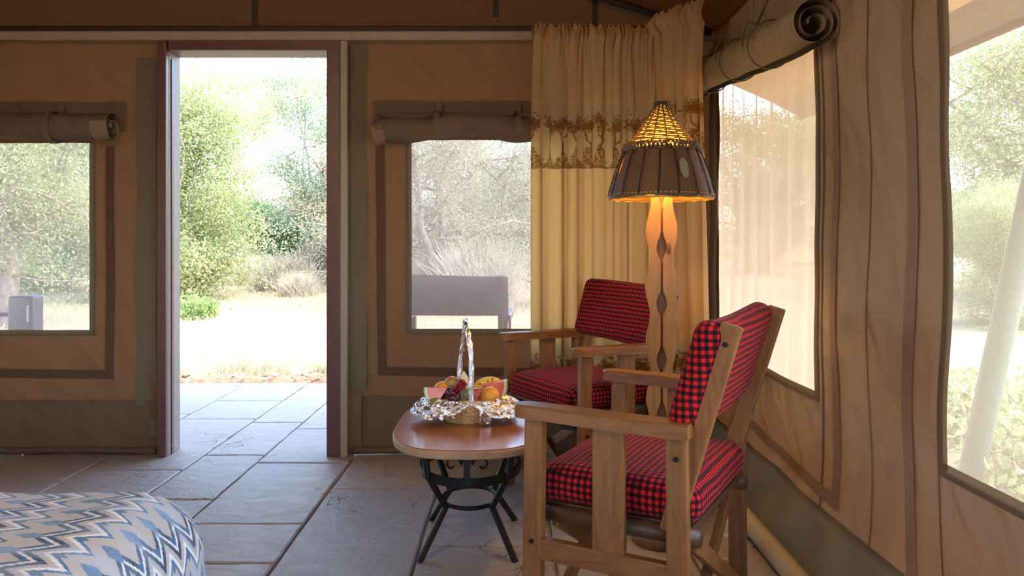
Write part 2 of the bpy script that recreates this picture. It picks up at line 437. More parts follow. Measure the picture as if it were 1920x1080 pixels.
def leaf_mat(name, cols, tr=.45):
    t = NT(name); ri = t.n('NewGeometry').outputs['Random Per Island']
    col = t.ramp(ri, [(i / (len(cols) - 1), c) for i, c in enumerate(cols)])
    t.surf(t.mixsh(tr, t.diffuse(col), t.transl(col)))
leaf_mat('leaf_bright', [(.36, .39, .15), (.52, .53, .25), (.30, .36, .15), (.64, .61, .36)])
leaf_mat('leaf_grey', [(.28, .33, .19), (.38, .43, .26), (.22, .28, .16), (.50, .51, .35)])
leaf_mat('leaf_dark', [(.16, .25, .10), (.24, .33, .13), (.13, .21, .08), (.33, .38, .18)])
leaf_mat('leaf_dry', [(.42, .34, .22), (.50, .42, .28), (.33, .33, .18), (.50, .45, .28)])
leaf_mat('leaf_lush', [(.26, .36, .11), (.40, .47, .19), (.24, .31, .11)])
leaf_mat('straw', [(.66, .52, .30), (.74, .62, .40), (.56, .45, .26)], .3)
leaf_mat('flower', [(.80, .76, .66), (.74, .66, .50)], .3)

t = NT('ground'); c = t.coord()
n1 = t.noise(c, .35, 5, .6); n2 = t.noise(c, 6, 8, .7); n3 = t.noise(t.mapping(c, (3, 1, 1)), 28, 6, .7)
col = t.ramp(n1, [(.35, (.40, .29, .17)), (.6, (.52, .41, .25))]); col = t.mix(t.math('MULTIPLY', n2, .55), col, (.32, .24, .14)); col = t.mix(t.math('MULTIPLY', n3, .5), col, (.60, .49, .32))
t.surf(t.principled(col, .95, 0, t.bump(t.math('ADD', n2, n3), .7, .05), spec=.1))

def fruit(name, a, b, rough=.35, scale=12, bump=.1):
    t = NT(name); c = t.coord(); nz = t.noise(c, scale, 4)
    t.surf(t.principled(t.ramp(nz, [(.35, a), (.65, b)]), rough, 0, t.bump(t.noise(c, 260, 2), bump, .001), coat=.15))
fruit('orange_peel', (.85, .33, .03), (.90, .42, .06), .38, bump=.4)
fruit('mango_skin', (.42, .15, .05), (.42, .34, .07), scale=22)
fruit('plum_skin', (.035, .008, .020), (.085, .018, .035), .22)
fruit('banana_skin', (.80, .55, .05), (.88, .66, .12), .45, 9)
fruit('melon_flesh', (.70, .085, .055), (.80, .22, .15), .3, 28)
fruit('melon_white', (.80, .78, .58), (.70, .74, .48), .45)
fruit('melon_rind', (.22, .34, .08), (.50, .56, .22), .35, 40)
fruit('pome_seed', (.22, .012, .022), (.38, .03, .045), .2, 30)
fruit('pine_flesh', (.85, .74, .36), (.90, .84, .55), .4, 40)
fruit('lime_skin', (.17, .25, .05), (.26, .33, .08), .4)
fruit('avocado_skin', (.12, .14, .08), (.24, .25, .16), .55, 60)
fruit('apple_skin', (.40, .03, .05), (.55, .14, .12), .3, 14)
simple('banana_tip', (.05, .03, .012), .8)

# ------------------------------------------------------------------ the tent: walls, roof, floor
WALL_Y, WALL_X, LEFT_X, REAR_Y = 3.85, 1.0, -3.4, -2.7
def back_y(x, z):
    w = .009 * smooth_noise(x * 3.1 + z * 1.2, z * 2.2 - x, 1.3) + .004 * sin(13 * x + 9 * z) * (.5 + .5 * sin(2.3 * x - 3 * z))
    if z < .30: w += .012 * sin(9 * x + 11 * z) * (1 - z / .30) * .8
    w += .004 * sin(26 * x + 3 * z) * math.exp(-((z - 1.3) / .8) ** 2)
    return WALL_Y + w
def right_x(y, z):
    w = .007 * smooth_noise(y * 2.0 + z * 2.2, z * 1.4 - y * 1.1, 4.1) + .005 * sin(5 * y - 7.5 * z) + .005 * sin(9 * y + 11 * z + 1.2 * sin(4 * y)) * (.5 + .5 * sin(3 * y - 2 * z))
    inn = -.085 * max(0, 1 - z / .22) ** 1.3
    if z < .24: w += .012 * sin(13 * y + 6 * z) * (1 - z / .24)
    return WALL_X + w + inn

# back wall: x ranges with the doorway left open; windows cut out
BW1 = (-3.1, -2.085, .602, 1.545)      # window_1  x0 x1 z0 z1
BW2 = (-.513, .70, .607, 1.56)         # window_2
DOOR = (-1.735, -.845, -.1, 2.04)
def in_rect(r, x, z): return r[0] < x < r[1] and r[2] < z < r[3]
wall_back = empty('wall_back', (0, WALL_Y, 0)); wall_back['kind'] = 'structure'
tag(wall_back, 'brown canvas tent wall holding the open doorway and two mesh windows')
def wb(x, z, off=0.0): return (x, back_y(x, z) - WALL_Y - off, z)
def back_panel(name, x0, x1, z0, z1, mat, holes=(), off=0.0, step=.035):
    ex = [e for h in holes for e in h[:2]]; ez = [e for h in holes for e in h[2:]]
    m = MB().grid(lambda x, z: wb(x, z, off), axis(x0, x1, step, ex), axis(z0, z1, step, ez), lambda x, z: any(in_rect(h, x, z) for h in holes))
    return m.build(name, mat, wall_back, smooth=True)
back_panel('canvas_panel', LEFT_X, -1.72, .26, 2.09, 'canvas_brown', [BW1])
back_panel('canvas_panel', -.85, 1.03, .28, 2.09, 'canvas_brown', [BW2])
back_panel('canvas_skirt', LEFT_X, -1.72, .0, .268, 'canvas_skirt', off=.006)
back_panel('canvas_skirt', -.85, 1.0, .0, .288, 'canvas_skirt', off=.006)
# gable above the rail, up to the roof slopes
RIDGE_X = -1.2
def roof_z(x): return 2.085 + .32 * (2.2 - abs(x - RIDGE_X))
gx = axis(LEFT_X, WALL_X + .02, .08)
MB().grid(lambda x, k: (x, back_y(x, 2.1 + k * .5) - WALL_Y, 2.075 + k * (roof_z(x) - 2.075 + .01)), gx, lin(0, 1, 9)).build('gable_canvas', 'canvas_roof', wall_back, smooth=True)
# loose vertical cover strips beside the doorway
def cover_strip(x0, x1, z0, z1, mat, off=.012):
    m = MB(); m.grid(lambda x, z: (x, -off - .006 * sin(8 * z + 20 * x), z), lin(x0, x1, 5), lin(z0, z1, 24)); m.build('cover_strip', mat, wall_back, smooth=True)
cover_strip(-1.865, -1.765, .24, 1.97, 'canvas_olive')
cover_strip(-.812, -.722, .31, 2.03, 'canvas_olive')
MB().grid(lambda x, z: (x, -.018 - .012 * sin(pi * (z - .03) / .3), z), lin(-.815, -.745 , 5), lin(.03, .31, 10)).build('cover_strip_fold', 'strap', wall_back, smooth=True)
MB().grid(lambda x, z: (x, -.014 - .006 * sin(20 * z), z), lin(-1.80, -1.745, 4), lin(.09, .24, 6)).build('cover_strip_fold', 'strap', wall_back, smooth=True)
MB().tube([(x, -.022 + .004 * sin(7 * x), .022 + .004 * sin(11 * x)) for x in lin(LEFT_X, -1.76, 24)], .017, 8).build('hem_roll', 'canvas_skirt', wall_back, True)
MB().tube([(x, -.022 + .004 * sin(7 * x), .024 + .004 * sin(11 * x)) for x in lin(-.79, .95, 24)], .017, 8).build('hem_roll', 'canvas_skirt', wall_back, True)
# outer poles' silhouettes through the gable canvas, put in as dark strips
for px, z0 in ((478, 2.12), (930, 2.17), (1115, 2.12)):
    X = (px - 960) * 3.84 / F_PX
    MB().box((X, -.012, (z0 + roof_z(X)) / 2), (.028, .004, roof_z(X) - z0)).build('pole_silhouette', 'pole_dark', wall_back)

def strip(m, pos, path, w, normal_off=.004):
    """flat tape along a 2D path (s,z) on the surface pos(s,z,off)"""
    P = [Vector(p) for p in path]; L = []; Rr = []
    for i, p in enumerate(P):
        d0 = (P[i] - P[i - 1]).normalized() if i > 0 else None; d1 = (P[i + 1] - P[i]).normalized() if i < len(P) - 1 else None
        d = ((d0 or d1) + (d1 or d0)); d = d.normalized(); n = Vector((-d.y, d.x))
        k = 1.0
        if d0 and d1: k = 1 / max(.5, math.sqrt((1 + d0.dot(d1)) / 2))
        L.append(p + n * w / 2 * k); Rr.append(p - n * w / 2 * k)
    vs_ = [pos(q.x, q.y, normal_off) for q in L] + [pos(q.x, q.y, normal_off) for q in Rr]; n = len(P)
    m.add(vs_, [(i, i + 1, n + i + 1, n + i) for i in range(n - 1)])
def densify(path, step=.04):
    out = []
    for a, b in zip(path, path[1:]):
        n = max(1, int(math.hypot(b[0] - a[0], b[1] - a[1]) / step))
        out += [(a[0] + (b[0] - a[0]) * i / n, a[1] + (b[1] - a[1]) * i / n) for i in range(n)]
    return out + [path[-1]]
def tape(name, pos, path, w, mat, parent, off=.006):
    m = MB(); strip(m, pos, densify(path), w, off); return m.build(name, mat, parent, smooth=True)

tape('seam_tape', wb, [(-2.0, 1.53), (-2.0, .395), (-3.3, .41)], .045, 'tape', wall_back)
tape('seam_tape', wb, [(-.655, 1.53), (-.645, .41), (.98, .40)], .045, 'tape', wall_back)

# ---- roof
ceiling = empty('ceiling', (0, 0, 2.085)); tag(ceiling, 'brown canvas tent roof sloping down over the room', kind='structure')
for a, b in ((RIDGE_X, WALL_X + .02), (LEFT_X - .02, RIDGE_X)):
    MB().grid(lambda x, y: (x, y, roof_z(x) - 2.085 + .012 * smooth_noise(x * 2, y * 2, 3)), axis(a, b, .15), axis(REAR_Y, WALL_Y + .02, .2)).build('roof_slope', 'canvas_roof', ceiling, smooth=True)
for s in (1, -1):
    MB().tube([(RIDGE_X + s * 2.16, 3.72, -.025), (RIDGE_X, 3.72, roof_z(RIDGE_X) - 2.085 - .04)], .018, 10).build('rafter_pole', 'pole_dark', ceiling, True)
MB().tube([(RIDGE_X, REAR_Y, roof_z(RIDGE_X) - 2.085 - .03), (RIDGE_X, WALL_Y, roof_z(RIDGE_X) - 2.085 - .03)], .02, 10).build('ridge_pole', 'pole_dark', ceiling, True)

# ---- right wall
W3 = (2.53, 3.74, .548, 1.86)          # window_3  y0 y1 z0 z1
W4 = (.35, 1.775, .528, 1.90)          # window_4
wall_right = empty('wall_right', (WALL_X, 0, 0)); tag(wall_right, 'khaki canvas tent wall with two tall mesh windows beside the chairs', kind='structure')
def wr(y, z, off=0.0): return (right_x(y, z) - WALL_X - off, y, z)
def right_panel(name, y0, y1, z0, z1, mat, holes=(), off=0.0, step=.04):
    ex = [e for h in holes for e in h[:2]]; ez = [e for h in holes for e in h[2:]]
    MB().grid(lambda y, z: wr(y, z, off), axis(y0, y1, step, ex), axis(z0, z1, step, ez), lambda y, z: any(in_rect(h, y, z) for h in holes)).build(name, mat, wall_right, smooth=True)
W5 = (-1.9, -.35, .528, 1.90)
right_panel('canvas_panel', REAR_Y, WALL_Y, .19, 2.10, 'canvas_khaki', [W3, W4, W5])
right_panel('canvas_skirt', REAR_Y, WALL_Y, 0, .205, 'canvas_skirt_olive', off=.006)
tape('seam_tape', wr, [(2.39, 1.98), (2.385, .25), (3.75, .315)], .042, 'tape_pink', wall_right)
tape('seam_tape', wr, [(1.925, 2.05), (1.94, .175), (1.2, .155), (.0, .17)], .05, 'tape_pink', wall_right)
tape('seam_line', wr, [(2.16, 2.05), (2.16, .2)], .006, 'hem', wall_right, off=.003)
tape('seam_line', wr, [(1.80, 2.05), (1.80, .2)], .006, 'hem', wall_right, off=.003)
tape('seam_line', wr, [(2.487, 2.0), (2.487, .2)], .012, 'hem', wall_right, off=.003)
MB().tube([(.86 - WALL_X, y, .036) for y in lin(-.5, 3.7, 12)], .034, 14).build('ground_pole', 'pole_cream', wall_right, True)
# olive edge strip of the far corner, next to window_3
MB().grid(lambda y, z: (-.02 - .004 * sin(9 * z), y, z), lin(3.70, 3.835, 4), lin(.3, 1.95, 20)).build('corner_strip', 'canvas_olive', wall_right, True)

# ---- left and rear walls (unseen), with openings added to brighten the room
wall_left = empty('wall_left', (LEFT_X, 0, 0)); tag(wall_left, 'brown canvas tent wall on the bed side with an opening added for daylight', kind='structure')
LW = [(-.8, .4, .7, 1.8)]
MB().grid(lambda y, z: (.012 * smooth_noise(y * 2, z * 2, 5), y, z), axis(REAR_Y, WALL_Y, .08, [e for h in LW for e in h[:2]]), axis(0, 2.10, .08, [e for h in LW for e in h[2:]]), lambda y, z: any(in_rect(h, y, z) for h in LW)).build('canvas_panel', 'canvas_brown', wall_left, True)
wall_rear = empty('wall_rear', (0, REAR_Y, 0)); tag(wall_rear, 'brown canvas rear wall of the tent with an opening added for daylight', kind='structure')
RW = [(-.6, .4, .7, 1.8)]
MB().grid(lambda x, k: (x, .012 * smooth_noise(x * 2, k * 4, 6), k), axis(LEFT_X, WALL_X, .08, [e for h in RW for e in h[:2]]), axis(0, 2.09, .08, [e for h in RW for e in h[2:]]), lambda x, z: any(in_rect(h, x, z) for h in RW)).build('canvas_panel', 'canvas_brown', wall_rear, True)
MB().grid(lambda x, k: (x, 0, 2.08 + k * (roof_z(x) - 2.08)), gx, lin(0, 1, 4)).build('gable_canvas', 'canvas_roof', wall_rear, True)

# ---- rails and posts of the tent frame
rail = MB().box((-1.2, 3.80, 2.062), (4.4, .05, .044), ch=.006).build('trim_1', 'cream_paint'); tag(rail, 'cream painted metal rail running over the doorway', kind='structure')
rail2 = MB().box((-1.2, 3.815, 2.100), (4.4, .05, .030), ch=.006).build('trim_2', 'maroon_dark'); tag(rail2, 'dark maroon batten above the cream rail', kind='structure')
post = MB().box((-.8245, 3.805, 1.02), (.035, .04, 2.04), ch=.006).build('trim_3', 'cream_paint'); tag(post, 'cream metal post standing beside the maroon door frame', kind='structure')

# ---- door frame
door = empty('door_1', (-1.29, 3.80, 0)); tag(door, 'maroon wooden frame of the open doorway', kind='structure')
x0, x1 = -1.738 + 1.29, -.842 + 1.29
def jamb(xa, xb, face):
    MB().box(((xa + xb) / 2, -.003, 1.02), (xb - xa, .028, 2.04), ch=.004).build('frame_face', 'door_maroon', door)
jamb(x0, x0 + .045, 1); jamb(x1 - .066, x1, 1)
MB().box(((x0 + x1) / 2, -.004, 2.017), (x1 - x0 - .112, .028, .052), ch=.004).build('frame_face', 'door_maroon', door)
MB().box((x0 + .022, .08, 1.0), (.045, .135, 2.0), ch=.003).build('jamb', 'door_reveal', door)
MB().box((x1 - .033, .08, 1.0), (.066, .135, 2.0), ch=.003).build('jamb', 'door_maroon', door)
MB().box(((x0 + x1) / 2, .08, 2.016), (x1 - x0, .135, .048), ch=.003).build('head', 'door_maroon', door)
MB().box((x0 + .047, .05, .98), (.006, .022, 1.96)).build('door_stop', 'door_maroon', door)

# ------------------------------------------------------------------ windows: net, hems, rolled flaps
def roll_mesh(A, B, Rr, sag=0.0, turns=2.4, n=26, lump=.10, flat=1.0, seed=0, out=(0, -1, 0)):
    """rolled-up flap: a spiral sheet swept from A to B"""
    A, B = Vector(A), Vector(B); d = (B - A).normalized(); o = Vector(out); o = (o - d * o.dot(d)).normalized(); u = Vector((0, 0, 1)); u = (u - d * u.dot(d)).normalized()
    K = int(turns * 22); rnd = random.Random(seed); ph = [rnd.uniform(0, 6) for _ in range(4)]
    def fn(i, k):
        t = i / (n - 1); c = A + (B - A) * t - Vector((0, 0, 1)) * sag * 4 * t * (1 - t)
        a = 2 * pi * turns * (k / K); r = Rr * (.22 + .78 * (k / K) ** .8)
        r *= 1 + lump * (sin(9 * t + a + ph[0]) * .5 + sin(17 * t + 2 * a + ph[1]) * .3 + sin(31 * t - a + ph[2]) * .3)
        return c + o * (cos(a) * r) + u * (sin(a) * r * flat)
    m = MB(); m.grid(fn, list(range(n)), list(range(K + 1))); return m
def strap_loop(c, Rr, d, w, out, flat=1.0, th=.003, tail=None):
    d = Vector(d).normalized(); o = Vector(out); o = (o - d * o.dot(d)).normalized(); u = Vector((0, 0, 1)); u = (u - d * u.dot(d)).normalized()
    m = MB(); n = 24; c = Vector(c)
    ring = [c + o * cos(2 * pi * k / n) * Rr + u * sin(2 * pi * k / n) * Rr * flat for k in range(n)]
    vs_ = [p - d * w / 2 for p in ring] + [p + d * w / 2 for p in ring]
    m.add(vs_, [(k, (k + 1) % n, n + (k + 1) % n, n + k) for k in range(n)])
    if tail: m.bar(tail[0], tail[1], w, th, 0, up=out)
    return m

def make_window(name, label, pos, rect, netmat, parent_loc, hemmat='hem', hemw=.03, edge=None):
    w = empty(name, parent_loc); tag(w, label, kind='structure')
    a, b, c, d = rect
    m = MB(); m.grid(lambda s, z: pos(s, z, -.004), axis(a - .01, b + .01, .06), axis(c - .01, d + .01, .06)); m.build('mesh_net', netmat, w, True)
    for path in ([(a, c), (a, d)], [(b, c), (b, d)], [(a - hemw / 2, c), (b + hemw / 2, c)]):
        tape('hem_tape', pos, path, hemw, hemmat, w, off=.005)
    return w
win1 = make_window('window_1', 'mesh window with rolled-up flap nearest the bed, in the doorway wall', wb, BW1, 'net', (0, WALL_Y, 0))
win2 = make_window('window_2', 'mesh window between the doorway and the long curtain', wb, BW2, 'net', (0, WALL_Y, 0))
win3 = make_window('window_3', 'tall mesh window veiled by a sheer curtain behind the chairs', wr, W3, 'net_khaki', (WALL_X, 0, 0))
win4 = make_window('window_4', 'wide mesh window beyond the khaki panel, guy pole outside', wr, W4, 'net_khaki', (WALL_X, 0, 0), hemw=.034)

# flap of window_1: header cloth, roll, cuff, strap
def header(w, x0_, x1_, z0_, z1_, off, mat, pos, fall=.012):
    m = MB(); m.grid(lambda x, z: Vector(pos(x, z, off + fall * (1 - (z - z0_) / (z1_ - z0_)) + .006 * sin(14 * x + 9 * z))), axis(x0_, x1_, .035), lin(z0_, z1_, 8)); return m.build('flap_header', mat, w, True)
header(win1, -3.2, -1.915, 1.60, 1.752, .010, 'canvas_flap', wb)
r1 = roll_mesh((-3.2, -.085, 1.606), (-1.945, -.085, 1.610), .073, lump=.05, seed=1).build('rolled_flap', 'canvas_flap', win1, True)
strap_loop((-2.23, -.085, 1.610), .0775, (1, 0, 0), .030, (0, -1, 0), tail=((-2.225, -.02, 1.735), (-2.228, -.055, 1.66))).build('strap', 'strap', r1)
roll_mesh((-2.02, -.085, 1.609), (-1.938, -.085, 1.611), .0755, lump=.04, turns=1.05, n=5, seed=1).build('cuff', 'cuff', r1, True)
# flap of window_2
header(win2, -.69, .70, 1.61, 1.755, .010, 'canvas_flap', wb)
def roll2(t):   # centreline sags between the straps
    return .04 * math.exp(-((t - .33) / .16) ** 2) + .028 * math.exp(-((t - .80) / .22) ** 2)
m = MB()
K, n = 48, 44
def f2(i, k):
    t = i / (n - 1); x = -.665 + t * .95; a = 2 * pi * 2.2 * k / K; r = .064 * (.2 + .8 * (k / K) ** .8)
    r *= 1 + .09 * sin(11 * t + a) + .07 * sin(23 * t - 2 * a + 1) - .18 * math.exp(-((t - .435) / .03) ** 2) - .12 * math.exp(-((t - .86) / .03) ** 2)
    zc = 1.588 + .035 * math.exp(-((t - .43) / .2) ** 2) + .012 * math.exp(-((t - .86) / .12) ** 2)
    return (x, -.08 - cos(a) * r, zc + sin(a) * r * 1.0)
m.grid(f2, list(range(n)), list(range(K + 1))); r2 = m.build('rolled_flap', 'canvas_flap', win2, True)
strap_loop((-.362 + .0, -.08, 1.625), .066, (1, 0, 0), .028, (0, -1, 0), tail=((-.358, -.02, 1.745), (-.362, -.05, 1.67))).build('strap', 'strap', r2)
strap_loop((.032, -.08, 1.602), .066, (1, 0, 0), .028, (0, -1, 0), tail=((.03, -.02, 1.745), (.032, -.05, 1.65))).build('strap', 'strap', r2)
roll_mesh((-.672, -.08, 1.582), (-.615, -.08, 1.588), .0675, lump=.05, turns=1.05, n=4, seed=3).build('cuff', 'cuff', r2, True)
# folds of slack canvas above the roll of window_2
for k, (xa, xb, z, dr) in enumerate(((-.36, .03, 1.690, .030), (-.66, -.36, 1.685, .022), (.03, .30, 1.685, .02))):
    MB().tube([(xa + (xb - xa) * t, -.045 - .012 * sin(pi * t), z - dr * sin(pi * t)) for t in lin(0, 1, 12)], [.006 + .016 * sin(pi * t) for t in lin(0, 1, 12)], 10).build('flap_fold', 'canvas_flap', r2, True)

# flap of window_3 : thick roll hanging from ties
A, B = Vector((-.105, 3.80, 1.835)), Vector((-.085, 2.335, 1.715))
r3 = roll_mesh(A, B, .078, sag=.0, turns=2.7, n=40, lump=.07, seed=5, out=(-1, 0, 0)).build('rolled_flap', 'canvas_flap_khaki', win3, True)
def along(t): return A + (B - A) * t
for k, t_ in enumerate((.22, .50, .74)):
    c = along(t_); d = B - A
    pts = []
    for q in range(21):
        a = 2 * pi * q / 20; o = Vector((-1, 0, 0)); pts.append(c + o * cos(a) * .083 + Vector((0, 0, 1)) * sin(a) * .083 + d.normalized() * (.02 * sin(a)))
    mm = MB().tube(pts, .003, 6, closed=False)
    kn = c + Vector((-.050, 0, .070))
    mm.tube([kn, kn + Vector((-.02, .03, .02)), kn + Vector((-.035, .05, -.02)), kn + Vector((-.03, .07, -.06))], .0035, 6)
    if k == 1: mm.tube([kn + Vector((0, 0, 0)) + Vector((-.004 + .0 * q, .018 * cos(q), .022 + .020 * sin(q))) for q in lin(-pi / 2, 3 * pi / 2, 14)], .0032, 6)
    if k == 2: mm.tube([kn, kn + Vector((.02, -.05, .07)), kn + Vector((.04, -.085, .13))], .005, 6)
    mm.build('tie_cord', 'cord', r3, True)
header3 = MB().grid(lambda y, z: (right_x(y, z) - WALL_X - .03 - .02 * (2.0 - z), y, z), axis(2.36, 3.80, .06), lin(1.78, 2.0, 7)); header3.build('flap_header', 'canvas_flap_khaki', win3, True)

# ------------------------------------------------------------------ floor and patio: flagstones in recessed joints
XS = [-3.40, -2.90, -2.43, -1.978, -1.525, -1.223, -.775, -.318, .14, .60, 1.02, 1.5]
JOINTS = {3: [2.95, 3.58, 4.61, 5.14], 4: [2.45, 3.168, 3.825, 4.52, 5.16], 5: [1.9, 2.533, 2.89, 3.69, 4.36, 5.13], 6: [1.6, 2.30, 3.298, 3.86, 4.45, 5.2], 7: [1.9, 2.676, 3.40, 3.95, 4.7], 2: [2.7, 3.40, 4.1, 4.75]}
floor = MB().box((-1.2, .575, -.035), (4.42, 6.55, .04)).build('floor', 'mortar'); tag(floor, 'flagstone floor of the tent with pale mortar joints', kind='structure')
patio = MB().box((-.95, 4.83, -.035), (4.95, 1.94, .04)).build('patio', 'mortar'); tag(patio, 'flagstone patio outside the doorway in the shade', kind='structure')
trng = random.Random(3)
def flag(x0_, x1_, y0_, y1_, parent):
    g = .005; x0_ += g; x1_ -= g; y0_ += g; y1_ -= g
    def edge(a, b):
        n = 6; r = []
        for i in range(n):
            t = i / n; j = trng.uniform(-.0035, .0035) if i else trng.uniform(-.001, .001)
            dx, dy = b[0] - a[0], b[1] - a[1]; L = math.hypot(dx, dy)
            r.append((a[0] + dx * t - dy / L * j, a[1] + dy * t + dx / L * j))
        return r
    c = [(x0_, y0_), (x1_, y0_), (x1_, y1_), (x0_, y1_)]
    out = sum((edge(c[i], c[(i + 1) % 4]) for i in range(4)), [])
    cx, cy = (x0_ + x1_) / 2, (y0_ + y1_) / 2; zt = trng.uniform(-.0015, .0015); n = len(out)
    ins = [(cx + (p[0] - cx) * (1 - .006 / (x1_ - x0_) * 2), cy + (p[1] - cy) * (1 - .006 / (y1_ - y0_) * 2)) for p in out]
    V = [(p[0], p[1], -.018) for p in out] + [(p[0], p[1], zt - .004) for p in out] + [(p[0], p[1], zt) for p in ins]
    Fc = [(i, (i + 1) % n, n + (i + 1) % n, n + i) for i in range(n)] + [(n + i, n + (i + 1) % n, 2 * n + (i + 1) % n, 2 * n + i) for i in range(n)] + [tuple(range(2 * n, 3 * n))]
    m = MB(); m.add(V, Fc); m.build('flagstone', 'flagstone', parent)
for ci in range(len(XS) - 1):
    js = list(JOINTS.get(ci, []))
    if not js: js = [trng.uniform(3.0, 3.6), trng.uniform(4.0, 4.3), trng.uniform(4.8, 5.1)]
    y = js[0]
    while y > REAR_Y + .9: y -= trng.uniform(.5, .85); js.insert(0, y)
    js = [REAR_Y] + js + [5.79]
    for a, b in zip(js, js[1:]):
        mid = (a + b) / 2
        if mid < 3.93:
            if XS[ci] > 1.0: continue
            flag(XS[ci], min(XS[ci + 1], 1.0), a, b, floor)
        else: flag(XS[ci], XS[ci + 1], a, b, patio)

# ------------------------------------------------------------------ outer fly roof and its leaning poles
fly = empty('fly_roof', (RIDGE_X, 1.5, 0)); tag(fly, 'tan canvas fly sheet stretched over the tent and patio', 'canopy')
def fly_z(x): return 3.5 - (3.5 - 1.93) / 3.2 * abs(x - RIDGE_X)
for s in (1, -1):
    MB().grid(lambda u, y: (s * u, y, fly_z(RIDGE_X + s * u) - .05 * sin(pi * u / 3.2)), lin(0, 3.2, 20), axis(-4.6, 3.85, .3)).build('sheet', 'fly', fly, True)
    MB().tube([(s * 3.2, y, fly_z(RIDGE_X + 3.2) - .01) for y in lin(-4.6, 3.85, 14)], .022, 8).build('edge_hem', 'fly', fly, True)
    MB().grid(lambda u, y: (s * (3.02 + .18 * u), y, fly_z(RIDGE_X + 3.02 + .18 * u) - .012 - .004 * sin(9 * y)), lin(0, 1, 4), axis(-4.6, 3.85, .3)).build('edge_band', 'cuff', fly, True)
gp = MB().tube([(1.62, 2.83, -.06), (1.60, 2.41, 1.10), (1.585, 2.10, 1.96), (1.58, 2.03, 2.14)], .040, 18).build('guy_pole', 'pole_green', None, True)
tag(gp, 'pale green steel pole leaning outside the wide mesh window', 'pole')

# ------------------------------------------------------------------ chairs
def rounded_box(m, hx, hy, hz, r, n=9, c=(0, 0, 0), rot=None, warp=None):
    Mt = rot.to_matrix() if rot else Matrix.Identity(3); c = Vector(c)
    for ax in range(3):
        for sg in (-1, 1):
            def fn(u, v, ax=ax, sg=sg):
                q = [0, 0, 0]; q[ax] = sg; q[(ax + 1) % 3] = u; q[(ax + 2) % 3] = v
                H = (hx, hy, hz); p = Vector([q[k] * H[k] for k in range(3)])
                inner = Vector([max(-(H[k] - r), min(H[k] - r, p[k])) for k in range(3)])
                dlt = p - inner
                if dlt.length > 1e-9: p = inner + dlt.normalized() * min(r, dlt.length if sum(1 for k in range(3) if abs(dlt[k]) > 1e-9) < 2 else r)
                if warp: p = warp(p)
                return c + Mt @ p
            k = lambda h: sorted(set([-1, 1] + [s * (1 - r / h * (1 - cos(a))) if False else s * (1 - (r / h) * f) for s in (-1, 1) for f in (1, .8, .6, .4, .2, .08)] + [x * (1 - r / h) for x in lin(-1, 1, n)]))
            H = (hx, hy, hz); us, vs_ = k(H[(ax + 1) % 3]), k(H[(ax + 2) % 3])
            if sg > 0: m.grid(fn, us, vs_)
            else: m.grid(fn, us[::-1], vs_)
    return m
def check_uv(axis_v):
    def f(co, n):
        ax = max(range(3), key=lambda k: abs(n[k]))
        if ax == 2: return (co.x, co.y)
        if ax == 1: return (co.x, co.z + .31)
        return (co.y, co.z + .31)
    return f
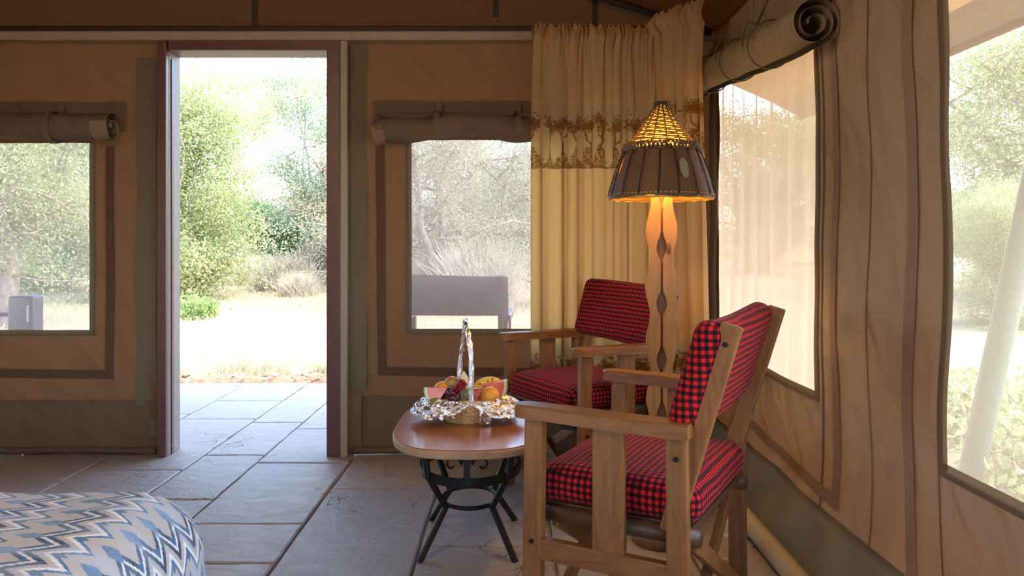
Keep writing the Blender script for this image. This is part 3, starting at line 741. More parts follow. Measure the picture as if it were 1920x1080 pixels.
def make_chair(label, cat, group, loc, facing, canvas=False):
    rz = math.atan2(facing[1], facing[0]) - pi / 2
    c = empty('safari_chair', loc, rz); tag(c, label, cat, group)
    W = 'chair_wood'; WL = 'chair_wood_long'
    for s in (-1, 1):
        x = s * .285
        # arm: rounded plank
        out = [(-.032, -.178), (.030, -.178), (.033, .0), (.031, .19)] + [(.031 * cos(a), .225 + .035 * sin(a)) for a in lin(0.0, pi, 9)] + [(-.031, .19), (-.033, 0)]
        m = MB(); n = len(out)
        lo = [(x + p[0], p[1], .622 + .004 * (p[1] > .1)) for p in out]; hi = [(x + p[0], p[1], .650 + .004 * (p[1] > .1)) for p in out]
        mi = [(x + p[0] * .86, p[1] - .004 * (p[1] > .2), .654 + .004 * (p[1] > .1)) for p in out]
        m.add(lo + hi + mi, [tuple(range(n))[::-1], tuple(range(2 * n, 3 * n))] + [(i, (i + 1) % n, n + (i + 1) % n, n + i) for i in range(n)] + [(n + i, n + (i + 1) % n, 2 * n + (i + 1) % n, 2 * n + i) for i in range(n)])
        m.build('armrest', WL, c)
        fl = MB().bar((x, .215, 0), (x, .205, .622), .030, .048, .004, up=(0, 1, 0)).build('front_leg', W, c)
        rl = MB().bar((x, -.152, 0), (x, -.147, .622), .030, .048, .004, up=(0, 1, 0)).build('rear_leg', W, c)
        MB().box((x, .015, .4665), (.018, .078, .311), ch=.003).build('side_slat', W, c)
        MB().bar((x, .205, .312), (x, -.147, .312), .026, .050, .004).build('side_rail', WL, c)
        MB().tube([(s * .235, -.185, .385), (s * .235, .235, .385)], .021, 12).build('seat_rail', 'chair_wood_dark', c, True)
        bp = MB().bar((s * .262, -.122, .40), (s * .262, -.262, .872), .026, .046, .005, up=(0, 1, 0)).build('back_post', W, c)
        for q, (yy, zz) in enumerate(((-.215, .575), (-.249, .83))):
            MB().tube([(s * .278, yy, zz), (s * .2795, yy, zz)] if q else [(s * .301, -.148, zz), (s * .3045, -.148, zz)], .006, 8).build('bolt', 'black_metal', bp if q else rl)
        MB().tube([(s * .301, .208, .33), (s * .3045, .208, .33)], .006, 8).build('bolt', 'black_metal', fl)
        MB().bar((s * .262, .225, .355), (s * .17, .235, .345), .006, .022, 0).build('hinge_bracket', 'black_metal', c)
        for yy in (.185 - .012 * s, -.155 - .012 * s):
            MB().bar((s * .27, yy, .075), (-s * .235, yy, .372), .020, .038, .003).build('cross_leg', W, c)
    if not canvas:
        m = rounded_box(MB(), .245, .215, .047, .04, c=(0, .032, .452), warp=lambda p: Vector((p.x, p.y, p.z + .010 * (1 - (p.x / .25) ** 2) * (1 - (p.y / .24) ** 2) - .022 * max(0, (p.y - .15) / .085) * (p.z > -.1))))
        m.build('seat_cushion', 'red_check', c, True, uvfn=check_uv(1))
        MB().box((0, .03, .400), (.46, .40, .018), ch=.003).build('seat_board', 'chair_wood_dark', c)
        rot = Euler((R(17), 0, 0))
        m = rounded_box(MB(), .290, .036, .130, .034, c=(0, -.182, .757), rot=rot, warp=lambda p: Vector((p.x, p.y - .012 * (1 - (p.x / .3) ** 2), p.z + .004 * sin(9 * p.x))))
        m.build('back_cushion', 'red_check', c, True, uvfn=check_uv(2))
    else:
        m = MB(); m.grid(lambda x, k: (x, -.205 - .045 * (k - .5) + .02 * (1 - (x / .3) ** 2) - .0, .655 + .215 * k - .006 * sin(6 * x)), axis(-.305, .305, .03), lin(0, 1, 10)); m.build('back_sling', 'sling', c, True)
        m = MB(); m.grid(lambda x, k: (x, -.262 - .045 * (k - .5), .655 + .215 * k), axis(-.305, .305, .03), lin(0, 1, 6)); m.build('back_sling', 'sling', c, True)
        MB().grid(lambda x, y: (x, y, .405 - .03 * (1 - (x / .25) ** 2)), axis(-.25, .25, .04), axis(-.2, .22, .06)).build('seat_sling', 'sling', c, True)
    return c
fdir = Vector((-.87, .48)).normalized()
chair_near = make_chair('wooden safari chair with red checked cushions beside the wide mesh window', 'chair', 'red checked safari chairs', (.375, 2.03, 0), fdir)
chair_far = make_chair('wooden safari chair with red checked cushions in front of the long curtain', 'chair', 'red checked safari chairs', (.312, 3.235, 0), Vector((-.87, -.49)))
chair_out = make_chair('wooden patio chair with brown canvas back seen through the mesh window', 'chair', None, (-.315, 4.42, 0), Vector((.05, 1.0)), canvas=True)

# ------------------------------------------------------------------ coffee table
TX, TY, TZ = -.147, 2.735, .42
ct = empty('coffee_table', (TX, TY, 0)); tag(ct, 'oval coffee table with cherry laminate top on black iron legs', 'table')
def se(a, rx, ry, p=2.9): return (math.copysign(abs(cos(a)) ** (2 / p), cos(a)) * rx, math.copysign(abs(sin(a)) ** (2 / p), sin(a)) * ry)
NS = 96
def ring_layers(layers):
    m = MB(); V = []; Fc = []
    for (rx, ry, z) in layers: V += [(*se(2 * pi * k / NS, rx, ry), z) for k in range(NS)]
    for i in range(len(layers) - 1):
        for k in range(NS): Fc.append((i * NS + k, i * NS + (k + 1) % NS, (i + 1) * NS + (k + 1) % NS, (i + 1) * NS + k))
    Fc.append(tuple(range(NS))[::-1]); Fc.append(tuple((len(layers) - 1) * NS + k for k in range(NS))); m.add(V, Fc); return m
RX, RY = .257, .392
ring_layers([(RX - .004, RY - .004, TZ - .006), (RX - .004, RY - .004, TZ)]).build('top', 'table_top', ct)
ring_layers([(RX - .006, RY - .006, TZ - .030), (RX - .001, RY - .001, TZ - .026), (RX, RY, TZ - .008), (RX - .003, RY - .003, TZ - .0035)]).build('edge_band', 'table_edge', ct)
hx, hy = .172, .215
def ell(rx, ry, z, n=48): return [(rx * cos(2 * pi * k / n), ry * sin(2 * pi * k / n), z) for k in range(n)]
m = MB(); P0 = ell(hx + .006, hy + .006, .252); P1 = ell(hx + .006, hy + .006, .280); P2 = ell(hx - .006, hy - .006, .280); P3 = ell(hx - .006, hy - .006, .252); n = 48
m.add(P0 + P1 + P2 + P3, [((j % 4) * n + k, (j % 4) * n + (k + 1) % n, ((j + 1) % 4) * n + (k + 1) % n, ((j + 1) % 4) * n + k) for j in range(4) for k in range(n)]); m.build('ring_band', 'iron', ct)
MB().tube(ell(hx + .008, hy + .008, .383), .005, 6, closed=True).build('upper_ring', 'iron', ct, True)
MB().tube(ell(.098, .118, .150, 40), .0075, 8, closed=True).build('lower_ring', 'iron', ct, True)
for sx in (-1, 1):
    for sy in (-1, 1):
        MB().tube([(sx * .150, sy * .150, .388), (sx * .135, sy * .150, .27), (sx * .083, sy * .098, .155), (sx * .080, sy * .096, .145), (sx * .086, sy * .10, .135), (sx * .158, sy * .195, .0)], .0115, 8).build('leg', 'iron', ct)
for a in (0, pi / 2, pi, 3 * pi / 2):
    MB().bar((hx * cos(a), hy * sin(a), .27), (hx * cos(a), hy * sin(a), .392), .022 if abs(sin(a)) > .5 else .008, .008 if abs(sin(a)) > .5 else .022, .001, up=(0, 1, 0)).build('upright', 'iron', ct)
for sy in (-1, 1):
    for s in (-1, 1):
        pts = []
        for q in lin(0, 1, 30):
            a = q * 3.6 * pi / 2; r = .030 * (1 - .80 * q)
            pts.append((s * (.018 + .030 - r * cos(a) * 1.0 - .0 * q), sy * (hy - .003), .325 - .0 + r * sin(a) * 1.0))
        pts = [(s * .016, sy * (hy - .003), .385), (s * .0165, sy * (hy - .003), .35)] + pts
        MB().tube(pts, .0045, 6).build('scroll', 'iron', ct, True)

# ------------------------------------------------------------------ fruit basket
BX, BY, BZ = -.156, 2.74, TZ
bk = empty('fruit_basket', (BX, BY, BZ)); tag(bk, 'wicker basket wrapped in crumpled foil standing on the coffee table', 'basket')
m = MB()
for i in range(13):
    z = .004 + i * .0065; k = i / 12; r = .070 + .042 * k ** .8
    pts = [((r + .0022 * sin(18 * a + pi * (i % 2))) * cos(a) * 1.05, (r + .0022 * sin(18 * a + pi * (i % 2))) * sin(a) * .88, z) for a in lin(0, 2 * pi * 71 / 72, 72)]
    m.tube(pts, .0040, 6, closed=True)
weave = m.build('weave', 'wicker', bk, True); weave['kind'] = 'stuff'
m = MB()
for k in range(36):
    a = 2 * pi * k / 36; m.tube([(r * cos(a) * 1.05, r * sin(a) * .88, z) for r, z in ((.069, .0), (.088, .03), (.102, .055), (.112, .084))], .0022, 5)
st = m.build('stakes', 'wicker', bk, True); st['kind'] = 'stuff'
MB().lathe([(.0, .003), (.070, .003), (.107, .07), (.111, .082)], 32, sx=1.02, sy=.85).build('liner', 'wicker', bk, True)
# foil: flaring skirt over the rim, wide at the sides, parted at the front
frng = np.random.default_rng(5)
na, nr = 120, 16; V = []
for j in range(nr):
    q = j / (nr - 1)
    for k in range(na):
        a = 2 * pi * k / na
        side = abs(cos(a)) ** .7
        gap = math.exp(-((((a - 3 * pi / 2 - .10 + pi) % (2 * pi)) - pi) / .42) ** 2)
        wdt = (.018 + .060 * side) * (1 - .93 * gap)
        if q < .3:
            t_ = q / .3; r = .092 + .022 * t_; z = .058 + .030 * t_
            x, y = r * cos(a) * 1.05, r * sin(a) * .88
        else:
            t_ = (q - .3) / .7; r = .114 + wdt * (1 - (1 - t_) ** 2) * .95; z = .088 - .012 * t_ - (.055 * t_ ** 1.5) * (1 - .6 * side * .4) * (1 - .9 * gap) - .002
            x, y = r * cos(a) * 1.05, r * sin(a) * .88
        jx, jy, jz = frng.normal(0, .0032, 3) * (1.0 if j > 0 else .3) * (1 - .7 * gap)
        V.append((x + jx, y + jy, max(.006, z + jz)))
Fq = [(j * na + k, j * na + (k + 1) % na, (j + 1) * na + (k + 1) % na, (j + 1) * na + k) for j in range(nr - 1) for k in range(na)]
# the front-right corner of foil folded down to the table
m = MB(); m.add(V, Fq)
for (a0, a1, zz) in ((-1.22, -.80, .006), (-2.45, -1.95, .03)):
    us = lin(a0, a1, 12); vs2 = lin(0, 1, 8)
    m.grid(lambda a, t_: ((.116 + .004 * sin(40 * a) + .012 * sin(pi * t_)) * cos(a) * (1.0 + .02 * t_) + frng.normal(0, .002), (.118 + .012 * sin(pi * t_)) * sin(a) * .88 + frng.normal(0, .002), .084 * (1 - t_) + zz * t_ + frng.normal(0, .002)), us, vs2)
m.build('foil_wrap', 'foil', bk)
hp = []
for q in lin(0, 1, 40):
    a = pi * q; yy = -.098 * cos(a); zz = .085 + .268 * sin(a) ** .62
    hp.append((.018 - .052 * q + .004 * sin(11 * q), yy, zz))
m = MB(); m.tube(hp, [.0085 for q in range(40)], 8); m.v = [tuple(np.array(v) + frng.normal(0, .0014, 3)) for v in m.v]
m.build('handle', 'foil', bk)

def bpos(dx, dy, dz): return (BX + dx, BY + dy, BZ + dz)
def thing1(name, mb, mat, loc, label, cat, group=None, smooth=True, rot=(0, 0, 0)):
    o = mb.build(name, mat, None, smooth); o.location = loc; o.rotation_euler = rot; return tag(o, label, cat, group)
FG = 'fruit in the foil-wrapped basket'
thing1('orange', MB().ball((0, 0, 0), (.034, .034, .032), 20, 14), 'orange_peel', bpos(.080, -.040, .096), 'whole orange at the foil edge in front of the big melon wedge', 'fruit', FG)
thing1('orange', MB().ball((0, 0, 0), (.031, .031, .029), 20, 14), 'orange_peel', bpos(-.094, .030, .104), 'orange half hidden behind the left melon wedge and plums', 'fruit', FG)
mg = empty('mango', bpos(-.060, .035, .124)); tag(mg, 'ripe mango resting behind the plums', 'fruit', FG)
MB().ball((0, 0, 0), (.029, .026, .027), 18, 12, fn=lambda q: 1 - .12 * max(0, -q.z)).build('flesh_skin', 'mango_skin', mg, True)
MB().tube([(-.006, -.020, -.012), (-.008, -.026, -.015)], .004, 6).build('stem_scar', 'banana_tip', mg)
for k, (p, lb) in enumerate((((-.047, -.052, .090), 'dark purple plum lying in front of the pomegranate piece'), ((-.068, -.018, .102), 'small dark plum tucked under the mango'))):
    thing1('plum', MB().ball((0, 0, 0), (.027 if k == 0 else .022, .022, .020), 16, 12), 'plum_skin', bpos(*p), lb, 'fruit', FG, rot=(0, 0, -.3))
thing1('lime', MB().ball((0, 0, 0), (.024, .021, .020), 16, 12, fn=lambda q: 1 + .12 * abs(q.x) ** 8), 'lime_skin', bpos(-.108, -.058, .072), 'green lime under the left melon wedge at the foil rim', 'fruit', FG)
thing1('avocado', MB().ball((0, 0, 0), (.020, .020, .030), 16, 12, fn=lambda q: 1 - .2 * max(0, q.z)), 'avocado_skin', bpos(-.008, -.045, .098), 'dull green avocado behind the foil handle', 'fruit', FG, rot=(0, .3, 0))
thing1('apple', MB().ball((0, 0, 0), .027, 16, 12, fn=lambda q: 1 - .18 * abs(q.z) ** 6), 'apple_skin', bpos(.032, -.018, .096), 'red apple between the handle and the big melon wedge', 'fruit', FG)
# bananas
def banana(loc, rot, L, label):
    e = empty('banana', loc); e.rotation_euler = rot; tag(e, label, 'fruit', FG)
    pts = [(L * (t - .5), 0, -.10 * L * ((2 * t - 1) ** 2) * 1.6) for t in lin(0, 1, 16)]
    MB().tube(pts, [.005 + .0125 * sin(pi * min(1, max(0, t))) ** .5 for t in lin(0.02, .98, 16)], 6).build('peel', 'banana_skin', e, True)
    MB().tube([(L * .49, 0, -.155 * L), (L * .55, 0, -.19 * L)], [.005, .003], 6).build('tip', 'banana_tip', e)
    for q in (-.18, .1, .28): MB().ball((L * q, -.0155, .006), (.004, .002, .003), 8, 6).build('spot', 'banana_tip', e)
banana(bpos(.057, .045, .128), (.2, -.32, .15), .105, 'yellow spotted banana lying on top of the fruit')
banana(bpos(.048, .025, .108), (.2, -.18, .05), .095, 'yellow banana underneath the spotted one')
# melon wedges
def melon(loc, rot, rad, ang, th, label):
    e = empty('melon_wedge', loc); e.rotation_euler = rot; tag(e, label, 'fruit', FG)
    def sector(r0, r1, name, mat, grow=0.0):
        n = 14; A0, A1 = pi / 2 - ang / 2, pi / 2 + ang / 2
        m = MB(); P = []
        outer = [(r1 * cos(a), r1 * sin(a)) for a in lin(A0, A1, n)]; inner = [(r0 * cos(a), r0 * sin(a)) for a in lin(A1, A0, n)] if r0 > 0 else [(0, 0)]
        ol = outer + inner
        m.prism([(p[0], -p[1]) for p in ol][::-1], lambda x, z: (x, -th / 2 - grow, z + rad * .55), lambda x, z: (x, th / 2 + grow, z + rad * .55)); m.build(name, mat, e)
    sector(0, rad * .86, 'flesh', 'melon_flesh'); sector(rad * .86, rad * .94, 'pith', 'melon_white'); sector(rad * .94, rad, 'rind', 'melon_rind')
melon(bpos(.096, .022, .106), (R(-8), R(-68), R(8)), .092, R(62), .058, 'big red watermelon wedge with green rind beside the orange')
melon(bpos(-.112, -.022, .098), (R(-20), R(62), R(-12)), .082, R(58), .045, 'red watermelon wedge with pale rind above the lime')
pw = empty('pomegranate_piece', bpos(-.030, -.008, .120)); tag(pw, 'broken pomegranate piece with dark red seeds beside the pale wedge', 'fruit', FG); pw.rotation_euler = (0, R(35), 0)
m = MB(); rr = random.Random(4)
for i in range(3):
    for j in range(6): m.ball((-.011 + i * .011 + rr.uniform(-.001, .001), -.012 + rr.uniform(-.002, .002), -.024 + j * .0095), (.0062, .0062, .0065), 8, 6)
sd = m.build('seeds', 'pome_seed', pw, True); sd['kind'] = 'stuff'
MB().ball((0, .004, 0), (.020, .014, .030), 14, 10).build('husk', 'apple_skin', pw, True)
pn = MB(); pn.prism([(-.018, -.030), (.018, -.034), (.012, .012), (-.004, .036), (-.014, .016)], lambda x, z: (x, -.012, z), lambda x, z: (x * .9, .012, z * .95))
thing1('pineapple_wedge', pn, 'pine_flesh', bpos(-.012, .020, .138), 'pale yellow pineapple wedge standing behind the foil handle', 'fruit', FG, smooth=False, rot=(R(-8), 0, 0))

# ------------------------------------------------------------------ floor lamp
LX, LY = .525, 2.72
lp = empty('floor_lamp', (LX, LY, 0)); tag(lp, 'floor lamp with wavy wooden post and woven leather shade, switched on', 'lamp')
MB().lathe([(.0, 0), (.098, 0), (.102, .006), (.102, .030), (.096, .038), (.07, .044), (.0, .044)], 40).build('base', 'lamp_wood_dark', lp, True)
def wavy_plank(x_in, x_out, side, name, mat, yaw, ph):
    zs = lin(.044, 1.245, 70); per = .196
    def wv(z): return sin(2 * pi * (z - ph) / per)
    def bulge(z): return max(0, wv(z)) ** 1.3
    inn = [(side * (.0008 + .0150 * bulge(z)), z) for z in zs]
    outp = [(side * (.045 - .0085 * wv(z + .035) + .002 * sin(9 * z)), z) for z in zs]
    ol = inn + outp[::-1]
    if side > 0: ol = ol[::-1]
    ca, sa = cos(yaw), sin(yaw)
    m = MB(); n = len(zs)
    fr = lambda x, z, y: (x * ca - y * sa, x * sa + y * ca, z)
    V = [fr(*p, -.019) for p in inn] + [fr(*p, -.019) for p in outp] + [fr(*p, .019) for p in inn] + [fr(*p, .019) for p in outp]
    Fc = []
    for i in range(n - 1):
        Fc += [(i, i + 1, n + i + 1, n + i), (2 * n + i, 3 * n + i, 3 * n + i + 1, 2 * n + i + 1), (i, 2 * n + i, 2 * n + i + 1, i + 1), (n + i, n + i + 1, 3 * n + i + 1, 3 * n + i)]
    m.add(V, Fc); return m.build(name, mat, lp)
zph = 1.05 + (455 - 465) * 2.72 / F_PX - .049
wavy_plank(0, 0, -1, 'post_plank', 'lamp_wood', -.25, zph); wavy_plank(0, 0, 1, 'post_plank', 'lamp_wood', .12, zph)
MB().box((0, .006, .645), (.034, .014, 1.20)).build('post_core', 'lamp_wood_dark', lp)
ps = MB().ball((.022, -.0205, 1.03), (.007, .002, .022), 10, 8); ps.build('knot', 'lamp_wood_dark', lp, True)
SZ0, SZ1, SZ2 = 1.205, 1.378, 1.545; RB, RM, RT = .180, .122, .018
sh = empty('shade', (0, 0, 0)); sh.parent = lp
# leather panels, each its own piece, overlapping a little
NP = 17
for k in range(NP):
    a0, a1 = 2 * pi * k / NP - .012, 2 * pi * (k + 1) / NP + .050
    def fn(u, v):
        a = a0 + (a1 - a0) * u; r = RB + (RM - RB) * v + .004 * sin(pi * v) + .0045 * sin(pi * u) + .004 * u + .0015 * sin(9 * v + k * 2 + 5 * u)
        return (r * cos(a), r * sin(a), SZ0 + (SZ1 - SZ0) * v + .003 * sin(k * 1.7 + 3 * u) * (1 - v))
    m = MB().grid(fn, lin(0, 1, 6), lin(0, 1, 8)); m.build('leather_panel', 'leather', sh, True)
m = MB()
for k in range(70):
    a = 2 * pi * k / 70; m.bar(((RB + .0035) * cos(a), (RB + .0035) * sin(a), SZ0 + .012), ((RB + .0035) * cos(a + .05), (RB + .0035) * sin(a + .05), SZ0 + .0125), .002, .003, 0)
for k in range(NP):
    a_ = 2 * pi * (k + 1) / NP + .046
    sm = [((RB + (RM - RB) * v + .0085 + .004 * sin(pi * v)) * cos(a_ + .010 * sin(5 * v + k)), (RB + (RM - RB) * v + .0085 + .004 * sin(pi * v)) * sin(a_ + .010 * sin(5 * v + k)), SZ0 + (SZ1 - SZ0) * v) for v in lin(.05, .97, 9)]
    MB().tube(sm, .0022, 5).build('panel_seam', 'leather_edge', sh, True)
stc = m.build('stitching', 'stitch', sh); stc['kind'] = 'stuff'
MB().tube([((RB - .001) * cos(a), (RB - .001) * sin(a), SZ0 - .001 + .0015 * sin(17 * a)) for a in lin(0, 2 * pi * 95 / 96, 96)], .0042, 7, closed=True).build('rim_binding', 'stitch', sh, True)
MB().lathe([(RB - .012, SZ0 + .002), (RM - .008, SZ1), (RT, SZ2 - .01)], 40).build('liner', 'shade_liner', sh, True).data.polygons
lo = bpy.data.objects['liner.001'] if 'liner.001' in bpy.data.objects else bpy.data.objects['liner']
bm = bmesh.new(); bm.from_mesh(lo.data); bmesh.ops.delete(bm, geom=[f for f in bm.faces if len(f.verts) > 4], context='FACES'); bm.to_mesh(lo.data); bm.free()
# woven cone: rows of cane in and out of ribs
m = MB(); NR = 31
for i in range(NR):
    v = i / (NR - 1); z = SZ1 + .012 + (SZ2 - SZ1 - .02) * v; r = (RM - .002) + (RT - RM + .002) * v ** .94; sg = 1 if i % 2 else -1
    pts = [((r + .0022 * sg * sin(14 * a)) * cos(a), (r + .0022 * sg * sin(14 * a)) * sin(a), z + .0012 * sin(5 * a + i * 2.3)) for a in lin(0, 2 * pi * 83 / 84, 84)]
    m.tube(pts, .0023, 5, closed=True)
wv = m.build('cane_weave', 'wicker_shade', sh, True); wv['kind'] = 'stuff'
for k in range(14):
    a = 2 * pi * (k + .5) / 14
    MB().tube([(((RM - .001) + (RT - RM) * v ** .94) * cos(a), ((RM - .001) + (RT - RM) * v ** .94) * sin(a), SZ1 + (SZ2 - SZ1 - .004) * v) for v in lin(0, 1, 8)], .0030, 5).build('cane_rib', 'rib_dark', sh, True)
MB().tube([(.02 * cos(a) , .02 * sin(a), SZ2 - .006) for a in lin(0, 2 * pi * 15 / 16, 16)], .006, 6, closed=True).build('top_ring', 'rib_dark', sh, True)
MB().tube([(.012, 0, SZ2), (.022, -.004, SZ2 + .006), (.030, -.008, SZ2 - .002), (.026, -.012, SZ2 - .012)], .0018, 5).build('cane_end', 'rib_dark', sh, True)
m = MB(); brng = random.Random(8)
for row in range(3):
    for k in range(56):
        a = 2 * pi * (k + .5 * row) / 56 + brng.uniform(-.01, .01); z = SZ1 - .006 + .0095 * row + brng.uniform(-.002, .002); r = RM + .012 - .004 * row + brng.uniform(-.001, .001)
        m.ball((r * cos(a), r * sin(a), z), brng.uniform(.0058, .0075), 7, 5)
bd = m.build('bead_band', 'bead', sh, True); bd['kind'] = 'stuff'
a = -pi / 2 + .28; n_ = Vector((cos(a), sin(a), .33)).normalized()
m = MB(); tq = n_.to_track_quat('Z', 'Y').to_matrix()
V = [Vector((0, 0, .003))] + [Vector((.0165 * cos(q) , .037 * sin(q) , 0)) for q in lin(0, 2 * pi * 19 / 20, 20)]
base_c = Vector((.153 * cos(a), .153 * sin(a), SZ0 + .090)) + n_ * .012
m.add([base_c + tq @ v for v in V], [(0, 1 + i, 1 + (i + 1) % 20) for i in range(20)]); m.build('seed_pod', 'seed_leaf', sh, True)
MB().ball((0, 0, 1.325), (.026, .026, .034), 16, 12).build('bulb', 'bulb', lp, True)
MB().lathe([(.0, 1.245), (.016, 1.245), (.016, 1.295), (.0, 1.295)], 16).build('bulb_socket', 'plastic_white', lp, True)
ld = bpy.data.lights.new('lamp_glow', 'POINT'); ld.energy = LAMP_W; ld.color = (1.0, .60, .20); ld.shadow_soft_size = .04
lo = bpy.data.objects.new('lamp_glow', ld); COL.objects.link(lo); lo.parent = lp; lo.location = (.0, -.045, 1.325)

# ------------------------------------------------------------------ printed curtains
def toile(W, H, seed, trees=True):
    """brown woodland frieze as a coverage map, row 0 at the bottom"""
    r = np.random.default_rng(seed); img = np.zeros((H, W), dtype=np.float32); yy, xx = np.mgrid[0:H, 0:W]
    def dot(x, y, rad, v):
        x0_, x1_, y0_, y1_ = int(max(0, x - rad - 1)), int(min(W, x + rad + 2)), int(max(0, y - rad - 1)), int(min(H, y + rad + 2))
        if x1_ <= x0_ or y1_ <= y0_: return
        d = np.hypot(xx[y0_:y1_, x0_:x1_] - x, yy[y0_:y1_, x0_:x1_] - y)
        img[y0_:y1_, x0_:x1_] = np.maximum(img[y0_:y1_, x0_:x1_], v * np.clip(rad + .7 - d, 0, 1))
    def line(pts, rad, v):
        for (a, b), (c, d) in zip(pts, pts[1:]):
            n = int(max(abs(c - a), abs(d - b)) * 1.6) + 2
            for t in np.linspace(0, 1, n): dot(a + (c - a) * t, b + (d - b) * t, rad, v)
    x = 14
    while x < W + 20:
        k = H / 140.0
        # shrub mass at the foot
        for _ in range(340):
            dx = r.normal(0, 15 * k); hmax = 52 * k * np.exp(-(dx / (20 * k)) ** 2)
            dot(x + dx, r.uniform(0, 1) ** 1.2 * hmax, r.uniform(.9, 2.4) * k, r.uniform(.55, 1.0))
        for _ in range(14):
            a = r.uniform(-1.2, 1.2); L = r.uniform(10, 24) * k; x0_ = x + r.uniform(14, 34) * k
            line([(x0_, 2), (x0_ + L * np.sin(a), 2 + L * np.cos(a))], .7 * k, .8)
        if trees:
            top = []
            trunk = [(x, 30 * k)]
            for q in range(5): trunk.append((trunk[-1][0] + r.normal(1.5, 3.5) * k, trunk[-1][1] + 11 * k))
            line(trunk, 2.2 * k, .95); top.append(trunk[-1])
            for s in (-1, 1):
                b0 = trunk[r.integers(2, 4)]; b1 = (b0[0] + s * r.uniform(9, 14) * k, b0[1] + r.uniform(9, 15) * k); b2 = (b1[0] + s * r.uniform(2, 6) * k, b1[1] + r.uniform(14, 24) * k)
                line([b0, b1, b2], 1.5 * k, .9); top.append(b2)
            for (cx, cy) in top:
                for _ in range(190):
                    dot(cx + r.normal(0, 8 * k), cy + abs(r.normal(0, 11 * k)) + 4 * k - 6 * k * (r.random() < .3), r.uniform(.9, 2.2) * k, r.uniform(.55, 1.0))
        x += r.uniform(58, 78) * k
    return img
def make_curtain(name, label, path, z_top, z_bot, folds, amp, length, seed, bands, spread=0.0, head=.100, lean=None):
    """path: world (x,y) polyline of the rod; folds grow towards the hem"""
    P = [np.array(p) for p in path]; seg = [np.linalg.norm(b - a) for a, b in zip(P, P[1:])]; LT = sum(seg)
    NU = int(length / .0032)
    u = np.linspace(0, 1, NU)
    zs = [z_top]
    while zs[-1] > z_bot:
        z = zs[-1]; fine = any(b0 - .01 < z < b1 + .01 for b0, b1, _, _ in bands) or z > z_top - .13
        zs.append(z - (.0028 if fine and z < z_top - .13 else (.006 if fine else .02)))
    zs = np.array(zs); NV = len(zs)
    r = np.random.default_rng(seed); ph = r.uniform(0, 2 * pi, 8)
    du = u + .018 * np.sin(2 * pi * 2.7 * u + ph[0]) + .010 * np.sin(2 * pi * 6.1 * u + ph[1])
    fold = np.sin(2 * pi * folds * du + ph[2]); fold = np.sign(fold) * np.abs(fold) ** .8
    fold2 = .45 * np.sin(2 * pi * folds * 1.9 * du + ph[3]); gather = np.sin(2 * pi * folds * 3.1 * du + ph[4]) + .6 * np.sin(2 * pi * folds * 4.7 * du + ph[5])
    V = np.zeros((NV, NU, 3), dtype=np.float32)
    base = np.zeros((NU, 2)); nrm = np.zeros((NU, 2)); s = u * LT; acc = 0
    for (a, b, L) in zip(P, P[1:], seg):
        msk = (s >= acc - 1e-6) & (s <= acc + L + 1e-6); t_ = ((s - acc) / L)[:, None]
        base[msk] = (a + (b - a) * t_)[msk]; d = (b - a) / L; nrm[msk] = (d[1], -d[0]); acc += L
    cen = base.mean(axis=0)
    for j, z in enumerate(zs):
        k = (z_top - z) / (z_top - z_bot); hd = z_top - z
        if hd < head:   # ruffled heading, puffing over the rod
            puff = np.sin(pi * min(1, hd / head)); off = .013 * gather * (.35 + .65 * puff) + .030 * puff + .35 * amp * fold
            dz = .010 * np.sin(2 * pi * folds * 3.7 * du + ph[6]) * (1 - hd / head)
        else:
            g = math.exp(-(hd - head) / .10); a_ = amp * (.55 + .55 * min(1, k * 1.6))
            off = .013 * gather * g * .6 + a_ * fold * (1 - .55 * g) + a_ * fold2 * (1 - g) * (1 - .5 * k); dz = 0
        sway = .010 * np.sin(2 * pi * 1.3 * u + 3 * k + ph[7]) * k
        tang = np.stack([-nrm[:, 1], nrm[:, 0]], -1); tg = .0125 * np.sin(4 * pi * folds * du + 2 * ph[2] + .6) * (.35 + .65 * min(1, hd / .5)) * (hd > head * .5)
        bb = base + (base - cen) * (spread * k) + tang * np.reshape(tg, (-1, 1))
        V[j, :, 0] = bb[:, 0] + nrm[:, 0] * (off + sway); V[j, :, 1] = bb[:, 1] + nrm[:, 1] * (off + sway); V[j, :, 2] = z + dz
        if lean: V[j, :, 0] += lean[0] * k; V[j, :, 1] += lean[1] * k
    col = np.zeros((NV, NU, 3), dtype=np.float32); cream = np.array((.74, .555, .32)); brown = np.array((.27, .105, .018)); mid = np.array((.66, .52, .34))
    col[:] = cream
    for (b0, b1, tr, sd) in bands:
        H = 150 if tr else 40; Wd = int(length / ((b1 - b0) / H)); img = toile(Wd, H, sd, tr)
        for j, z in enumerate(zs):
            if b0 <= z <= b1:
                row = img[min(H - 1, int((z - b0) / (b1 - b0) * H))]; cov = row[np.minimum(Wd - 1, (u * Wd).astype(int))][:, None]
                col[j] = mid * (1 - cov) + brown * cov if True else col[j]
    jj, ii = np.mgrid[0:NV - 1, 0:NU - 1]; a0 = jj * NU + ii
    Fq = np.stack([a0, a0 + 1, a0 + NU + 1, a0 + NU], axis=-1).reshape(-1, 4)
    o = np_mesh(name, V.reshape(-1, 3), Fq, 'curtain', None, True, col=col.reshape(-1, 3))
    return tag(o, label, 'curtain')
c1 = make_curtain('curtain', 'long cream curtain with brown tree print beside the mesh window', [(.092, 3.635), (.62, 3.66), (.70, 3.655)], 2.075, .20, 7.4, .032, 1.30, 11,
                  [(1.40, 1.69, True, 2), (.605, .66, False, 5), (.20, .56, True, 9)])
